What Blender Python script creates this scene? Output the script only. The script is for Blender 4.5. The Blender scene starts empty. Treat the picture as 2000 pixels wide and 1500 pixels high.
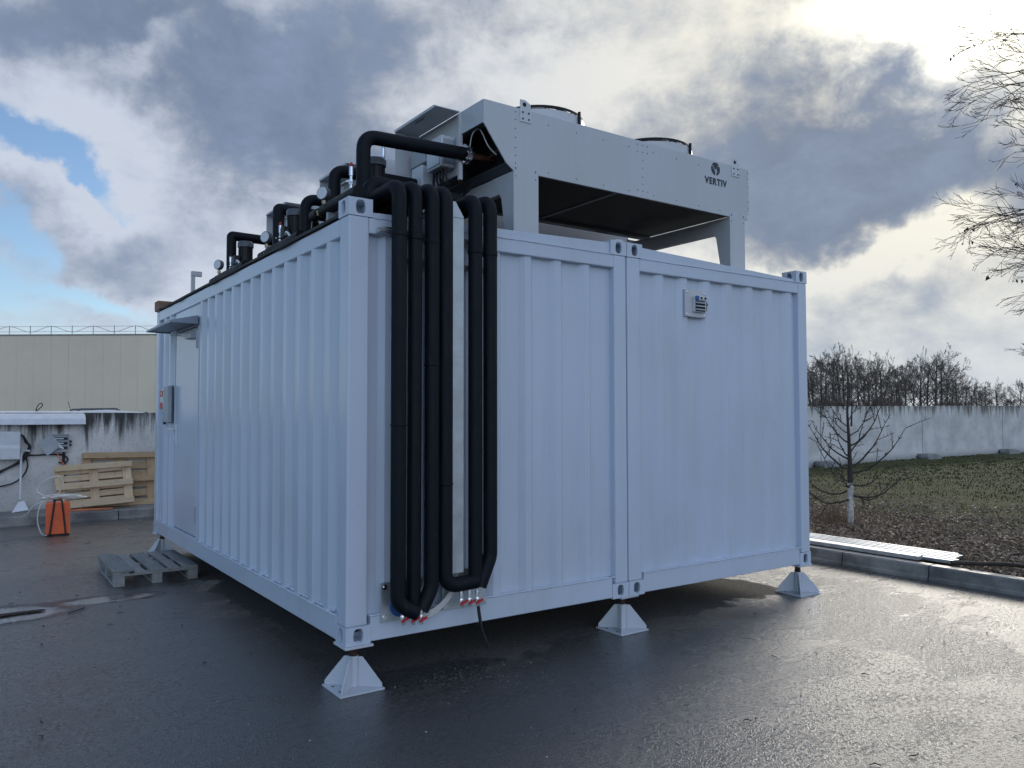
import bpy, bmesh, math, random
from mathutils import Vector, Matrix
R_ = math.radians
random.seed(11)
S = bpy.context.scene
COL = S.collection

# ------------------------------------------------------------------ camera
YAW, PITCH, ROLL = 0.96105, 0.03798, -0.00138
FW = Vector((math.cos(YAW)*math.cos(PITCH), math.sin(YAW)*math.cos(PITCH), math.sin(PITCH)))
RT = FW.cross(Vector((0, 0, 1))).normalized()
UP = RT.cross(FW)
r2 = RT*math.cos(ROLL)+UP*math.sin(ROLL)
u2 = -RT*math.sin(ROLL)+UP*math.cos(ROLL)
cd = bpy.data.cameras.new('camera')
cam = bpy.data.objects.new('camera', cd)
COL.objects.link(cam)
M3 = Matrix((r2, u2, -FW)).transposed()
cam.matrix_world = Matrix.Translation((-2.0429, -4.7713, 1.7697)) @ M3.to_4x4()
cd.sensor_width = 36.0
cd.lens = 1546.3/2000*36.0
cd.clip_start = 0.05
cd.clip_end = 6000
S.camera = cam

# ------------------------------------------------------------------ view
S.view_settings.view_transform = 'Standard'
S.view_settings.look = 'None'
S.view_settings.gamma = 1
S.view_settings.exposure = 0.95
S.view_settings.use_curve_mapping = False
S.render.engine = 'CYCLES'
S.cycles.use_denoising = True
S.cycles.max_bounces = 6

# ------------------------------------------------------------------ sky
SUN_EL, SUN_AZ = 25.0, 24.2            # degrees, azimuth from +X towards +Y
W = bpy.data.worlds.new('World')
S.world = W
W.use_nodes = True
wt = W.node_tree
wt.nodes.clear()


def wn(t, **k):
    n = wt.nodes.new(t)
    for a, b in k.items():
        setattr(n, a, b)
    return n


def wput(sock, v):
    if isinstance(v, bpy.types.NodeSocket):
        wt.links.new(v, sock)
    else:
        sock.default_value = v


def wmath(op, a, b=0.0, c=None, clamp=False):
    n = wn('ShaderNodeMath', operation=op, use_clamp=clamp)
    wput(n.inputs[0], a)
    wput(n.inputs[1], b)
    if c is not None:
        wput(n.inputs[2], c)
    return n.outputs[0]


def wvec(op, a, b=(0, 0, 0)):
    n = wn('ShaderNodeVectorMath', operation=op)
    wput(n.inputs[0], a)
    if op == 'SCALE':
        wput(n.inputs['Scale'], b)
    else:
        wput(n.inputs[1], b)
    return n.outputs['Value'] if op in ('DOT_PRODUCT', 'LENGTH') else n.outputs[0]


def wstep(x, lo, hi):
    n = wn('ShaderNodeMapRange', interpolation_type='SMOOTHSTEP')
    wput(n.inputs[0], x)
    n.inputs[1].default_value = lo
    n.inputs[2].default_value = hi
    return n.outputs[0]


def wmix(f, a, b):
    n = wn('ShaderNodeMix', data_type='RGBA')
    wput(n.inputs[0], f)
    wput(n.inputs[6], a)
    wput(n.inputs[7], b)
    return n.outputs[2]


def pixdir(u, v):
    d = FW*1546.3 + r2*(u-1000) - u2*(v-750)
    return d.normalized()


DIR = wn('ShaderNodeTexCoord').outputs['Generated']
sep = wn('ShaderNodeSeparateXYZ')
wt.links.new(DIR, sep.inputs[0])
zc = wmath('ADD', wmath('MAXIMUM', sep.outputs[2], 0.0), 0.16)
cmb = wn('ShaderNodeCombineXYZ')
wput(cmb.inputs[0], wmath('DIVIDE', sep.outputs[0], zc))
wput(cmb.inputs[1], wmath('DIVIDE', sep.outputs[1], zc))
wput(cmb.inputs[2], wmath('MULTIPLY', sep.outputs[2], 1.5))
PL = cmb.outputs[0]


def wnoise(vec, scale, detail, rough, dist=0.0, off=(0, 0, 0)):
    n = wn('ShaderNodeTexNoise')
    wput(n.inputs['Vector'], wvec('ADD', vec, off))
    n.inputs['Scale'].default_value = scale
    n.inputs['Detail'].default_value = detail
    n.inputs['Roughness'].default_value = rough
    n.inputs['Distortion'].default_value = dist
    return n.outputs['Fac'], n.outputs['Color']


DZ = wvec('MULTIPLY', DIR, (1.0, 1.0, 1.5))
warpc = wnoise(DIR, 4.0, 6, 0.6)[1]
warp = wvec('SCALE', wvec('SUBTRACT', warpc, (0.5, 0.5, 0.5)), 0.30)
DW = wvec('ADD', DIR, warp)


def blob(u, v, su, sv, rot=0.0):
    """soft cloud mass fixed at a compass direction and height of the sky"""
    c = pixdir(u, v)
    e1 = c.cross(Vector((0, 0, 1))).normalized()
    e2 = e1.cross(c)
    a = R_(rot)
    f1 = (e1*math.cos(a)+e2*math.sin(a))*(1546.3/su)
    f2 = (e2*math.cos(a)-e1*math.sin(a))*(1546.3/sv)
    x = wvec('DOT_PRODUCT', DW, tuple(f1))
    y = wvec('DOT_PRODUCT', DW, tuple(f2))
    r = wmath('ADD', wmath('MULTIPLY', x, x), wmath('MULTIPLY', y, y))
    g = wmath('POWER', 2.71828, wmath('MULTIPLY', r, -1.0))
    s = wmath('GREATER_THAN', wvec('DOT_PRODUCT', DIR, tuple(c)), 0.0)
    return wmath('MULTIPLY', g, s)


def blobsum(lst):
    tot = None
    for (w, *a) in lst:
        t = wmath('MULTIPLY', blob(*a), w)
        tot = t if tot is None else wmath('ADD', tot, t)
    return tot


n_big = wnoise(DZ, 2.6, 9, 0.55, 0.15, (3.1, 1.7, 0))[0]
n_pl = wnoise(PL, 1.1, 8, 0.56, 0.2, (3.1, 1.7, 0))[0]
n_mid = wnoise(DZ, 5.5, 9, 0.58, 0.25, (0.4, 7.7, 0))[0]
n_fine = wnoise(DZ, 13.0, 10, 0.66, 0.3, (5.0, 2.0, 1.0))[0]
base_n = wmath('ADD', wmath('MULTIPLY', n_big, 0.40), wmath('ADD', wmath('MULTIPLY', n_mid, 0.35), wmath('MULTIPLY', n_pl, 0.25)))
low = wstep(sep.outputs[2], 0.20, 0.0)
# how much cloud there is: blue gaps to the left, heavy masses in the middle and right
cover_bias = blobsum([
    (-0.30, 120, 330, 95, 34, -22), (-0.14, 10, 250, 60, 40, 0), (-0.24, 10, 470, 60, 50, 0), (-0.18, 110, 590, 150, 30, 0), (-0.17, 1270, 120, 70, 22, 20), (-0.16, 1850, 545, 110, 18, 0),
    (0.34, 600, 180, 520, 230, -10), (0.34, 1500, 230, 620, 330, 0), (0.26, 290, 490, 230, 80, 0), (0.22, 100, 90, 260, 110, 0), (0.20, 60, 395, 130, 30, 0), (0.2, 1700, 600, 420, 160, 0)])
open_w = wmath('POWER', wmath('MAXIMUM', wvec('DOT_PRODUCT', DIR, (-0.92, 0.33, 0.2)), 0.0), 2.0)      # blue break at the left, widened out of view to cool the left face
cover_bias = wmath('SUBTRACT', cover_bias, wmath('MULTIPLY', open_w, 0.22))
dens = wmath('ADD', wmath('ADD', base_n, cover_bias), wmath('MULTIPLY', low, 0.10))
cover = wstep(dens, 0.39, 0.60)
# how thick (dark, seen from its shaded side) the cloud is
thick_bias = blobsum([
    (0.34, 560, 240, 360, 120, -14), (0.20, 800, 60, 300, 110, 0), (0.12, 200, 500, 200, 70, -6), (0.29, 1560, 270, 300, 150, 0), (0.22, 1800, 370, 260, 90, 0),
    (0.10, 1560, 640, 380, 60, 0), (0.10, 100, 40, 260, 60, 0), (0.14, 330, 40, 240, 60, 0),
    (-0.20, 1080, 170, 170, 90, 30), (-0.22, 1890, 40, 130, 30, -8), (-0.12, 1530, 50, 110, 34, 10), (-0.40, 1700, 500, 300, 34, -4),
    (-0.20, 310, 95, 90, 30, 20), (-0.16, 190, 250, 90, 110, 60), (-0.14, 90, 370, 110, 30, 0), (-0.16, 330, 590, 250, 34, 0), (-0.10, 540, 30, 40, 60, 0), (-0.12, 520, 520, 180, 60, 20)])
tn = wmath('ADD', wmath('MULTIPLY', n_mid, 0.55), wmath('MULTIPLY', n_fine, 0.45))
thick = wstep(wmath('ADD', tn, thick_bias), 0.40, 0.80)
SD = Vector((math.cos(R_(SUN_AZ))*math.cos(R_(SUN_EL)), math.sin(R_(SUN_AZ))*math.cos(R_(SUN_EL)), math.sin(R_(SUN_EL))))
sunp = wmath('MAXIMUM', wvec('DOT_PRODUCT', DIR, tuple(SD)), 0.0)
glow_w = wmath('POWER', sunp, 8.0)
glow_n = wmath('POWER', sunp, 160.0)
anti = wstep(wvec('DOT_PRODUCT', DIR, tuple(SD)), 0.42, -0.5)      # sunlit side of unseen clouds, brightened to light the container faces
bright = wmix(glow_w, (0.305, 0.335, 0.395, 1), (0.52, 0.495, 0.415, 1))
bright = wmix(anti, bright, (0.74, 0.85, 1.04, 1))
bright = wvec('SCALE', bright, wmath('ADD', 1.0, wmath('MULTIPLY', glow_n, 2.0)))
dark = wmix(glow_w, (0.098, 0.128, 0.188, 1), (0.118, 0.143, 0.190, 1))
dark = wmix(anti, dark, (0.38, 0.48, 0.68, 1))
billow = wmath('ADD', 0.28, wmath('MULTIPLY', wmath('ADD', wmath('MULTIPLY', n_mid, 0.5), wmath('MULTIPLY', n_fine, 0.5)), 1.48))
dark = wvec('SCALE', dark, billow)
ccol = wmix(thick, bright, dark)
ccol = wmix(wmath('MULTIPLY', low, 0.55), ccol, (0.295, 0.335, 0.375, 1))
# the pale layer of air low over the horizon
sky = wn('ShaderNodeTexSky', sky_type='NISHITA', sun_disc=False, sun_elevation=R_(SUN_EL), sun_rotation=R_(90-SUN_AZ),
         altitude=100, air_density=1.0, dust_density=0.3, ozone_density=3.0)
b_sky = wn('ShaderNodeBackground')
wput(b_sky.inputs[0], sky.outputs[0])
b_sky.inputs[1].default_value = 0.072
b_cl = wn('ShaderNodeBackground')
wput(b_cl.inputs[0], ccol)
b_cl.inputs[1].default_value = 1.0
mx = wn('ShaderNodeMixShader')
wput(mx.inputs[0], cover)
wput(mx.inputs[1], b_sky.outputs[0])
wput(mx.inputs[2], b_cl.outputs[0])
wo = wn('ShaderNodeOutputWorld')
wput(wo.inputs[0], mx.outputs[0])
W.cycles.sampling_method = 'MANUAL'
W.cycles.sample_map_resolution = 1024

# ------------------------------------------------------------------ sun (behind cloud)
sl = bpy.data.lights.new('sun', 'SUN')
sl.energy = 0.72
sl.angle = R_(22)
sl.color = (1.0, 0.93, 0.82)
so = bpy.data.objects.new('sun', sl)
so.rotation_euler = (-SD).to_track_quat('-Z', 'Y').to_euler()
COL.objects.link(so)


# ------------------------------------------------------------------ helpers
def obj(name, me, parent=None, loc=None):
    o = bpy.data.objects.new(name, me)
    COL.objects.link(o)
    if parent:
        o.parent = parent
    if loc is not None:
        o.location = loc
    return o


def tag(o, label=None, cat=None, group=None, kind=None):
    if label:
        o['label'] = label
    if cat:
        o['category'] = cat
    if group:
        o['group'] = group
    if kind:
        o['kind'] = kind
    return o


def thing(name, label, cat, loc=(0, 0, 0), rz=0.0, group=None):
    o = obj(name, None, None, loc)
    o.rotation_euler = (0, 0, rz)
    o.empty_display_size = 0.1
    return tag(o, label, cat, group)


def copy_tree(o, parent=None):
    c = o.copy()
    COL.objects.link(c)
    if parent:
        c.parent = parent
    for ch in list(o.children):
        copy_tree(ch, c)
    return c


class MB:
    def __init__(s):
        s.v = []
        s.f = []

    def box(s, x0, x1, y0, y1, z0, z1):
        n = len(s.v)
        s.v += [(x, y, z) for z in (z0, z1) for y in (y0, y1) for x in (x0, x1)]
        s.f += [tuple(n+i for i in q) for q in ((0, 2, 3, 1), (4, 5, 7, 6), (0, 1, 5, 4), (2, 6, 7, 3), (0, 4, 6, 2), (1, 3, 7, 5))]
        return s

    def prism(s, pts, d):
        """closed polygon pts (3d) swept by vector d"""
        n = len(s.v)
        k = len(pts)
        d = Vector(d)
        s.v += [tuple(p) for p in pts]+[tuple(Vector(p)+d) for p in pts]
        s.f.append(tuple(range(n+k-1, n-1, -1)))
        s.f.append(tuple(range(n+k, n+2*k)))
        for i in range(k):
            j = (i+1) % k
            s.f.append((n+i, n+j, n+k+j, n+k+i))
        return s

    def bar(s, a, b, w, h, upv=(0, 0, 1)):
        a, b = Vector(a), Vector(b)
        t = (b-a).normalized()
        side = t.cross(Vector(upv))
        if side.length < 1e-4:
            side = t.cross(Vector((1, 0, 0)))
        side.normalize()
        up = side.cross(t)
        q = [a+side*(w/2*i)+up*(h/2*j) for i, j in ((-1, -1), (1, -1), (1, 1), (-1, 1))]
        return s.prism(q, b-a)

    def tube(s, pts, rad, n=12, cap=True):
        pts = [Vector(p) for p in pts]
        if not isinstance(rad, (list, tuple)):
            rad = [rad]*len(pts)
        st = len(s.v)
        nrm = None
        for i, p in enumerate(pts):
            a = pts[max(i-1, 0)]
            b = pts[min(i+1, len(pts)-1)]
            t = (b-a)
            if t.length < 1e-9:
                t = Vector((0, 0, 1))
            t.normalize()
            if nrm is None:
                nrm = t.orthogonal().normalized()
            else:
                nrm = (nrm-t*nrm.dot(t))
                nrm = nrm.normalized() if nrm.length > 1e-6 else t.orthogonal().normalized()
            bi = t.cross(nrm)
            for k in range(n):
                a_ = 2*math.pi*k/n
                s.v.append(tuple(p+(nrm*math.cos(a_)+bi*math.sin(a_))*rad[i]))
        for i in range(len(pts)-1):
            for k in range(n):
                k2 = (k+1) % n
                s.f.append((st+i*n+k, st+i*n+k2, st+(i+1)*n+k2, st+(i+1)*n+k))
        if cap:
            s.f.append(tuple(st+k for k in range(n-1, -1, -1)))
            e = st+(len(pts)-1)*n
            s.f.append(tuple(e+k for k in range(n)))
        return s

    def lathe(s, c, ax, prof, n=24):
        """prof: list of (dist along axis, radius)"""
        c = Vector(c)
        ax = Vector(ax).normalized()
        return s.tube_prof([(c+ax*d, r) for d, r in prof], ax, n)

    def tube_prof(s, pr, ax, n):
        e1 = ax.orthogonal().normalized()
        e2 = ax.cross(e1)
        st = len(s.v)
        for p, r in pr:
            for k in range(n):
                a = 2*math.pi*k/n
                s.v.append(tuple(p+(e1*math.cos(a)+e2*math.sin(a))*r))
        for i in range(len(pr)-1):
            for k in range(n):
                k2 = (k+1) % n
                s.f.append((st+i*n+k, st+i*n+k2, st+(i+1)*n+k2, st+(i+1)*n+k))
        s.f.append(tuple(st+k for k in range(n-1, -1, -1)))
        e = st+(len(pr)-1)*n
        s.f.append(tuple(e+k for k in range(n)))
        return s

    def holeplate(s, o, ex, ey, w, h, cx, cy, rw, rh, t, n=24):
        """plate with an oval hole; o corner, ex/ey unit axes, outward normal ex x ey, thickness t inward"""
        o, ex, ey = Vector(o), Vector(ex), Vector(ey)
        nz = ex.cross(ey)
        inn, out = [], []
        for k in range(n):
            a = 2*math.pi*(k+0.5)/n
            ca, sa = math.cos(a), math.sin(a)
            p = (abs(ca)**0.75*math.copysign(rw, ca)+cx, abs(sa)**0.75*math.copysign(rh, sa)+cy)
            inn.append(p)
            tt = min(((w-cx)/ca if ca > 0 else (-cx)/ca) if abs(ca) > 1e-6 else 1e9,
                     ((h-cy)/sa if sa > 0 else (-cy)/sa) if abs(sa) > 1e-6 else 1e9)
            out.append((cx+ca*tt, cy+sa*tt))
        # snap the nearest samples to the rectangle corners
        for cxr, cyr in ((0, 0), (w, 0), (w, h), (0, h)):
            i = min(range(n), key=lambda q: (out[q][0]-cxr)**2+(out[q][1]-cyr)**2)
            out[i] = (cxr, cyr)
        st = len(s.v)
        for ring, dz in ((out, 0), (inn, 0), (inn, -t), (out, -t)):
            s.v += [tuple(o+ex*p[0]+ey*p[1]+nz*dz) for p in ring]
        for r0, r1 in ((0, 1), (1, 2), (2, 3), (3, 0)):
            for k in range(n):
                k2 = (k+1) % n
                s.f.append((st+r0*n+k, st+r0*n+k2, st+r1*n+k2, st+r1*n+k))
        return s

    def build(s, name, mat, parent=None, smooth=None, bevel=0.0, loc=None, segs=2):
        me = bpy.data.meshes.new(name)
        me.from_pydata(s.v, [], s.f)
        me.update()
        if isinstance(mat, str):
            mat = MT[mat]
        me.materials.append(mat)
        if smooth is not None:
            me.polygons.foreach_set('use_smooth', [True]*len(me.polygons))
            try:
                me.set_sharp_from_angle(angle=R_(smooth))
            except Exception:
                pass
        o = obj(name, me, parent, loc)
        if bevel:
            m = o.modifiers.new('bevel', 'BEVEL')
            m.width = bevel
            m.segments = segs
            m.limit_method = 'ANGLE'
            m.angle_limit = R_(35)
        return o


def rounded(pts, r, n=7):
    pts = [Vector(p) for p in pts]
    out = [pts[0]]
    for i in range(1, len(pts)-1):
        p = pts[i]
        rr = r[i-1] if isinstance(r, (list, tuple)) else r
        a = (pts[i-1]-p)
        b = (pts[i+1]-p)
        la, lb = a.length, b.length
        a.normalize()
        b.normalize()
        ang = a.angle(b)
        d = min(rr/math.tan(ang/2), la*0.49 if i > 1 else la*0.98, lb*0.49 if i < len(pts)-2 else lb*0.98)
        for k in range(n+1):
            t = k/n
            q0 = p+a*d*(1-t)
            q1 = p+b*d*t
            out.append(q0.lerp(q1, t))
    out.append(pts[-1])
    return out


def catenary(a, b, sag, n=10):
    a, b = Vector(a), Vector(b)
    return [a.lerp(b, i/n)-Vector((0, 0, sag*4*(i/n)*(1-i/n))) for i in range(n+1)]


def spline(pts, n=6):
    pts = [Vector(p) for p in pts]
    P = [pts[0]]+pts+[pts[-1]]
    out = []
    for i in range(1, len(P)-2):
        for k in range(n):
            t = k/n
            p0, p1, p2, p3 = P[i-1], P[i], P[i+1], P[i+2]
            out.append(0.5*((2*p1)+(p2-p0)*t+(2*p0-5*p1+4*p2-p3)*t*t+(3*p1-p0-3*p2+p3)*t**3))
    out.append(pts[-1])
    return out


# ------------------------------------------------------------------ materials
MT = {}


class NT:
    def __init__(s, name):
        s.m = bpy.data.materials.new(name)
        s.m.use_nodes = True
        s.t = s.m.node_tree
        s.t.nodes.clear()
        s.out = s.n('ShaderNodeOutputMaterial')
        s.b = s.n('ShaderNodeBsdfPrincipled')
        s.t.links.new(s.b.outputs[0], s.out.inputs[0])
        MT[name] = s.m

    def n(s, t, **k):
        n = s.t.nodes.new(t)
        for a, b in k.items():
            setattr(n, a, b)
        return n

    def put(s, sock, v):
        if isinstance(v, bpy.types.NodeSocket):
            s.t.links.new(v, sock)
        else:
            sock.default_value = v

    def pos(s, kind='Object', scale=(1, 1, 1), loc=(0, 0, 0)):
        if kind == 'World':
            src = s.n('ShaderNodeNewGeometry').outputs['Position']
        else:
            src = s.n('ShaderNodeTexCoord').outputs[kind]
        m = s.n('ShaderNodeMapping')
        s.put(m.inputs[0], src)
        m.inputs['Scale'].default_value = scale
        m.inputs['Location'].default_value = loc
        return m.outputs[0]

    def noise(s, vec, scale, detail=5, rough=0.55, dist=0.0):
        n = s.n('ShaderNodeTexNoise')
        s.put(n.inputs['Vector'], vec)
        n.inputs['Scale'].default_value = scale
        n.inputs['Detail'].default_value = detail
        n.inputs['Roughness'].default_value = rough
        n.inputs['Distortion'].default_value = dist
        return n.outputs['Fac']

    def voro(s, vec, scale, feature='F1', out='Distance'):
        n = s.n('ShaderNodeTexVoronoi', feature=feature)
        s.put(n.inputs['Vector'], vec)
        n.inputs['Scale'].default_value = scale
        return n.outputs[out]

    def step(s, x, lo, hi, a=0.0, b=1.0):
        n = s.n('ShaderNodeMapRange', interpolation_type='SMOOTHSTEP')
        s.put(n.inputs[0], x)
        n.inputs[1].default_value = lo
        n.inputs[2].default_value = hi
        n.inputs[3].default_value = a
        n.inputs[4].default_value = b
        return n.outputs[0]

    def math(s, op, a, b=0.0, clamp=False):
        n = s.n('ShaderNodeMath', operation=op, use_clamp=clamp)
        s.put(n.inputs[0], a)
        s.put(n.inputs[1], b)
        return n.outputs[0]

    def mix(s, f, a, b):
        n = s.n('ShaderNodeMix', data_type='RGBA')
        s.put(n.inputs[0], f)
        for i, v in ((6, a), (7, b)):
            if isinstance(v, tuple) and len(v) == 3:
                v = v+(1,)
            s.put(n.inputs[i], v)
        return n.outputs[2]

    def bump(s, h, strength, dist, prev=None):
        n = s.n('ShaderNodeBump')
        s.put(n.inputs['Height'], h)
        n.inputs['Strength'].default_value = strength
        n.inputs['Distance'].default_value = dist
        if prev is not None:
            s.put(n.inputs['Normal'], prev)
        s.put(s.b.inputs['Normal'], n.outputs[0])
        return n.outputs[0]

    def col(s, v):
        if isinstance(v, tuple) and len(v) == 3:
            v = v+(1,)
        s.put(s.b.inputs['Base Color'], v)

    def set(s, **k):
        for a, b in k.items():
            s.put(s.b.inputs[{'rough': 'Roughness', 'metal': 'Metallic', 'spec': 'Specular IOR Level', 'trans': 'Transmission Weight',
                              'ior': 'IOR', 'coat': 'Coat Weight', 'alpha': 'Alpha'}[a]], b)


def simple(name, c, rough=0.5, metal=0.0, var=0.18, scale=6.0, bump=0.0, bscale=60, spec=0.5, kind='Object', bd=0.002):
    t = NT(name)
    p = t.pos(kind)
    n = t.noise(p, scale, 6, 0.6)
    lo = tuple(max(0, x*(1-var)) for x in c)
    hi = tuple(min(1, x*(1+var)) for x in c)
    t.col(t.mix(t.step(n, 0.3, 0.7), lo, hi))
    t.set(rough=t.step(n, 0.25, 0.75, max(0.02, rough-0.08), min(1, rough+0.08)), metal=metal, spec=spec)
    if bump:
        t.bump(t.noise(p, bscale, 4, 0.6), bump, bd)
    return t


def paint(name, c, rough=0.34, dirt=0.10, streak=0.28):
    t = NT(name)
    p = t.pos('World')
    ps = t.pos('World', (9, 9, 0.5))
    pl = t.pos('World', (1, 1, 0.7))
    n1 = t.noise(ps, 1.6, 6, 0.6)
    n2 = t.noise(pl, 1.1, 5, 0.55)
    n3 = t.noise(p, 40, 4, 0.6)
    f = t.math('ADD', t.math('MULTIPLY', t.step(n1, 0.45, 0.8), streak), t.math('MULTIPLY', t.step(n2, 0.4, 0.75), 0.6), clamp=True)
    dirty = tuple(x*(1-dirt*2.0) for x in (c[0]*1.02, c[1], c[2]*0.95))
    cc = t.mix(f, c, dirty)
    run = t.math('MULTIPLY', t.step(t.noise(t.pos('World', (14, 14, 0.9)), 1.0, 5, 0.6), 0.66, 0.80), 0.30)
    cc = t.mix(run, cc, (c[0]*0.72, c[1]*0.62, c[2]*0.50))
    spk = t.math('MULTIPLY', t.step(t.noise(p, 75, 2, 0.5), 0.735, 0.76), 0.55)
    cc = t.mix(spk, cc, (0.16, 0.13, 0.11))
    t.col(t.mix(t.step(n3, 0.66, 0.78), cc, tuple(x*0.86 for x in c)))
    t.set(rough=t.math('ADD', rough, t.math('MULTIPLY', n2, 0.10)), spec=0.5)
    b = t.bump(t.noise(p, 2.2, 2, 0.4), 0.16, 0.012)
    t.bump(t.noise(p, 260, 2, 0.5), 0.05, 0.0006, b)
    return t


paint('container_paint', (0.60, 0.67, 0.78), rough=0.20, dirt=0.07)
paint('unit_paint', (0.60, 0.62, 0.65), rough=0.26, dirt=0.06)
paint('stand_paint', (0.60, 0.64, 0.70), rough=0.42, dirt=0.10)
simple('white_paint', (0.74, 0.76, 0.80), 0.4, var=0.06)
simple('plastic_white', (0.66, 0.69, 0.72), 0.42, var=0.06)
simple('plastic_grey', (0.40, 0.43, 0.47), 0.45, var=0.08)
simple('canopy_grey', (0.26, 0.30, 0.36), 0.4, var=0.08)
simple('dark_paint', (0.10, 0.11, 0.13), 0.4, var=0.1)
simple('void', (0.012, 0.012, 0.014), 0.8, var=0.2)
simple('coil', (0.045, 0.047, 0.05), 0.6, var=0.35, scale=4, bump=0.4, bscale=90)
simple('galv', (0.52, 0.56, 0.58), 0.42, 0.75, var=0.14, scale=7, bump=0.05, bscale=140)
simple('galv_bright', (0.50, 0.53, 0.56), 0.42, 0.8, var=0.1, scale=9)
simple('chrome', (0.75, 0.76, 0.78), 0.2, 1.0, var=0.08)
simple('copper', (0.26, 0.12, 0.075), 0.45, 0.8, var=0.3, scale=20)
simple('brass', (0.34, 0.29, 0.20), 0.4, 0.9, var=0.2, scale=30)
simple('rust', (0.06, 0.030, 0.022), 0.85, 0.1, var=0.4, scale=40, bump=0.3, bscale=120)
simple('rubber', (0.013, 0.014, 0.017), 0.55, var=0.3, scale=30)
simple('membrane', (0.030, 0.026, 0.024), 0.7, var=0.5, scale=8, bump=0.4, bscale=20, bd=0.01)
simple('red', (0.52, 0.02, 0.03), 0.4, var=0.1)
simple('blue', (0.03, 0.11, 0.32), 0.4, var=0.1)
simple('orange', (0.82, 0.145, 0.045), 0.38, var=0.10, scale=5)
simple('orange_cord', (0.75, 0.20, 0.07), 0.5, var=0.1)
simple('cable_white', (0.62, 0.62, 0.60), 0.5, var=0.1)
simple('dial', (0.72, 0.75, 0.78), 0.2, var=0.03)
simple('logo', (0.028, 0.035, 0.05), 0.4, var=0.05)
simple('board_brown', (0.24, 0.15, 0.10), 0.75, var=0.3, scale=10)
simple('glass_dark', (0.02, 0.025, 0.03), 0.08, var=0.1)
simple('car_white', (0.75, 0.77, 0.78), 0.2, var=0.03)
simple('debris', (0.42, 0.42, 0.43), 0.6, var=0.5, scale=15, kind='World')
simple('stick', (0.045, 0.035, 0.028), 0.8, var=0.4, scale=30, bump=0.4, bscale=80)
simple('soil_clod', (0.045, 0.035, 0.028), 0.95, var=0.5, scale=20, bump=0.6, bscale=60)

# insulation: black closed-cell foam with scuffs
t = NT('insulation')
p = t.pos('World')
n1 = t.noise(p, 5, 6, 0.65)
n2 = t.noise(t.pos('World', (30, 30, 5)), 1.0, 4, 0.6)
c = t.mix(t.step(n1, 0.3, 0.75), (0.0030, 0.0048, 0.0085), (0.0075, 0.0105, 0.0165))
t.col(t.mix(t.step(n2, 0.66, 0.78), c, (0.05, 0.052, 0.055)))
t.set(rough=t.step(n1, 0.3, 0.7, 0.45, 0.65), spec=0.22)
b = t.bump(t.noise(p, 7, 3, 0.5), 0.35, 0.012)
t.bump(t.noise(p, 320, 3, 0.6), 0.25, 0.001, b)

# asphalt: wet, with standing water, drier under the containers
t = NT('asphalt')
P = t.pos('World')
sepn = t.n('ShaderNodeSeparateXYZ')
t.put(sepn.inputs[0], P)
X, Y = sepn.outputs[0], sepn.outputs[1]
wobble = t.math('MULTIPLY', t.math('SUBTRACT', t.noise(P, 1.1, 5, 0.6), 0.5), 1.5)


def edge(coord, a, sgn, soft):
    d = t.math('MULTIPLY', t.math('SUBTRACT', coord, a), sgn)
    return t.step(t.math('ADD', d, wobble), -soft, soft)


dry = t.math('MULTIPLY', t.math('MULTIPLY', edge(X, 0.15, 1, 0.05), edge(X, 4.7, -1, 0.06)),
             t.math('MULTIPLY', edge(Y, 0.14, 1, 0.05), edge(Y, 5.9, -1, 0.1)))
big = t.noise(P, 0.32, 4, 0.5)
med = t.noise(t.pos('World', (1, 2.0, 1)), 1.3, 6, 0.62)
agg = t.voro(P, 95)
agg2 = t.noise(P, 190, 3, 0.6)
grit = t.noise(t.pos('World', (30, 44, 10)), 1.0, 6, 0.72)
pits = t.step(grit, 0.37, 0.45)                       # 0 in open pits


def pud(cx, cy, sx, sy):
    dx = t.math('DIVIDE', t.math('SUBTRACT', X, cx), sx)
    dy = t.math('DIVIDE', t.math('SUBTRACT', Y, cy), sy)
    return t.math('SUBTRACT', 1.0, t.math('ADD', t.math('MULTIPLY', dx, dx), t.math('MULTIPLY', dy, dy)))


pu = t.math('MAXIMUM', pud(-1.95, 3.6, 1.0, 0.45), pud(-0.85, 3.75, 0.6, 0.22))
puddle = t.step(t.math('ADD', t.math('ADD', t.math('MAXIMUM', pu, -1.0), t.math('MULTIPLY', wobble, 0.9)), t.math('MULTIPLY', t.math('SUBTRACT', grit, 0.5), 1.3)), 0.0, 0.6)
film = t.math('MULTIPLY', t.step(t.math('ADD', t.math('MULTIPLY', big, 0.6), t.math('MULTIPLY', med, 0.5)), 0.44, 0.68), t.math('SUBTRACT', 1.0, dry))
wet = t.math('MAXIMUM', film, puddle)
c_wet = t.mix(t.step(agg2, 0.35, 0.7), (0.010, 0.011, 0.013), (0.036, 0.038, 0.042))
c_dry = t.mix(t.step(agg2, 0.3, 0.7), (0.13, 0.118, 0.104), (0.24, 0.22, 0.20))
c = t.mix(t.math('MULTIPLY', dry, 0.75), c_wet, c_dry)
c = t.mix(t.math('MULTIPLY', t.step(t.voro(P, 70, out='Color'), 0.72, 0.95), 0.45), c, (0.070, 0.070, 0.072))
c = t.mix(t.step(t.voro(P, 26, out='Color'), 0.965, 0.99), c, (0.16, 0.16, 0.16))
c = t.mix(t.math('SUBTRACT', 1.0, pits), c, (0.010, 0.011, 0.013))
t.col(c)
rg = t.step(wet, 0.0, 1.0, 0.44, 0.23)
rg = t.math('ADD', rg, t.math('MULTIPLY', dry, 0.35))
rg = t.math('SUBTRACT', rg, t.math('MULTIPLY', puddle, 0.17))
t.set(rough=t.math('MAXIMUM', rg, 0.05), spec=t.step(dry, 0, 1, 0.8, 0.3))
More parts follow.
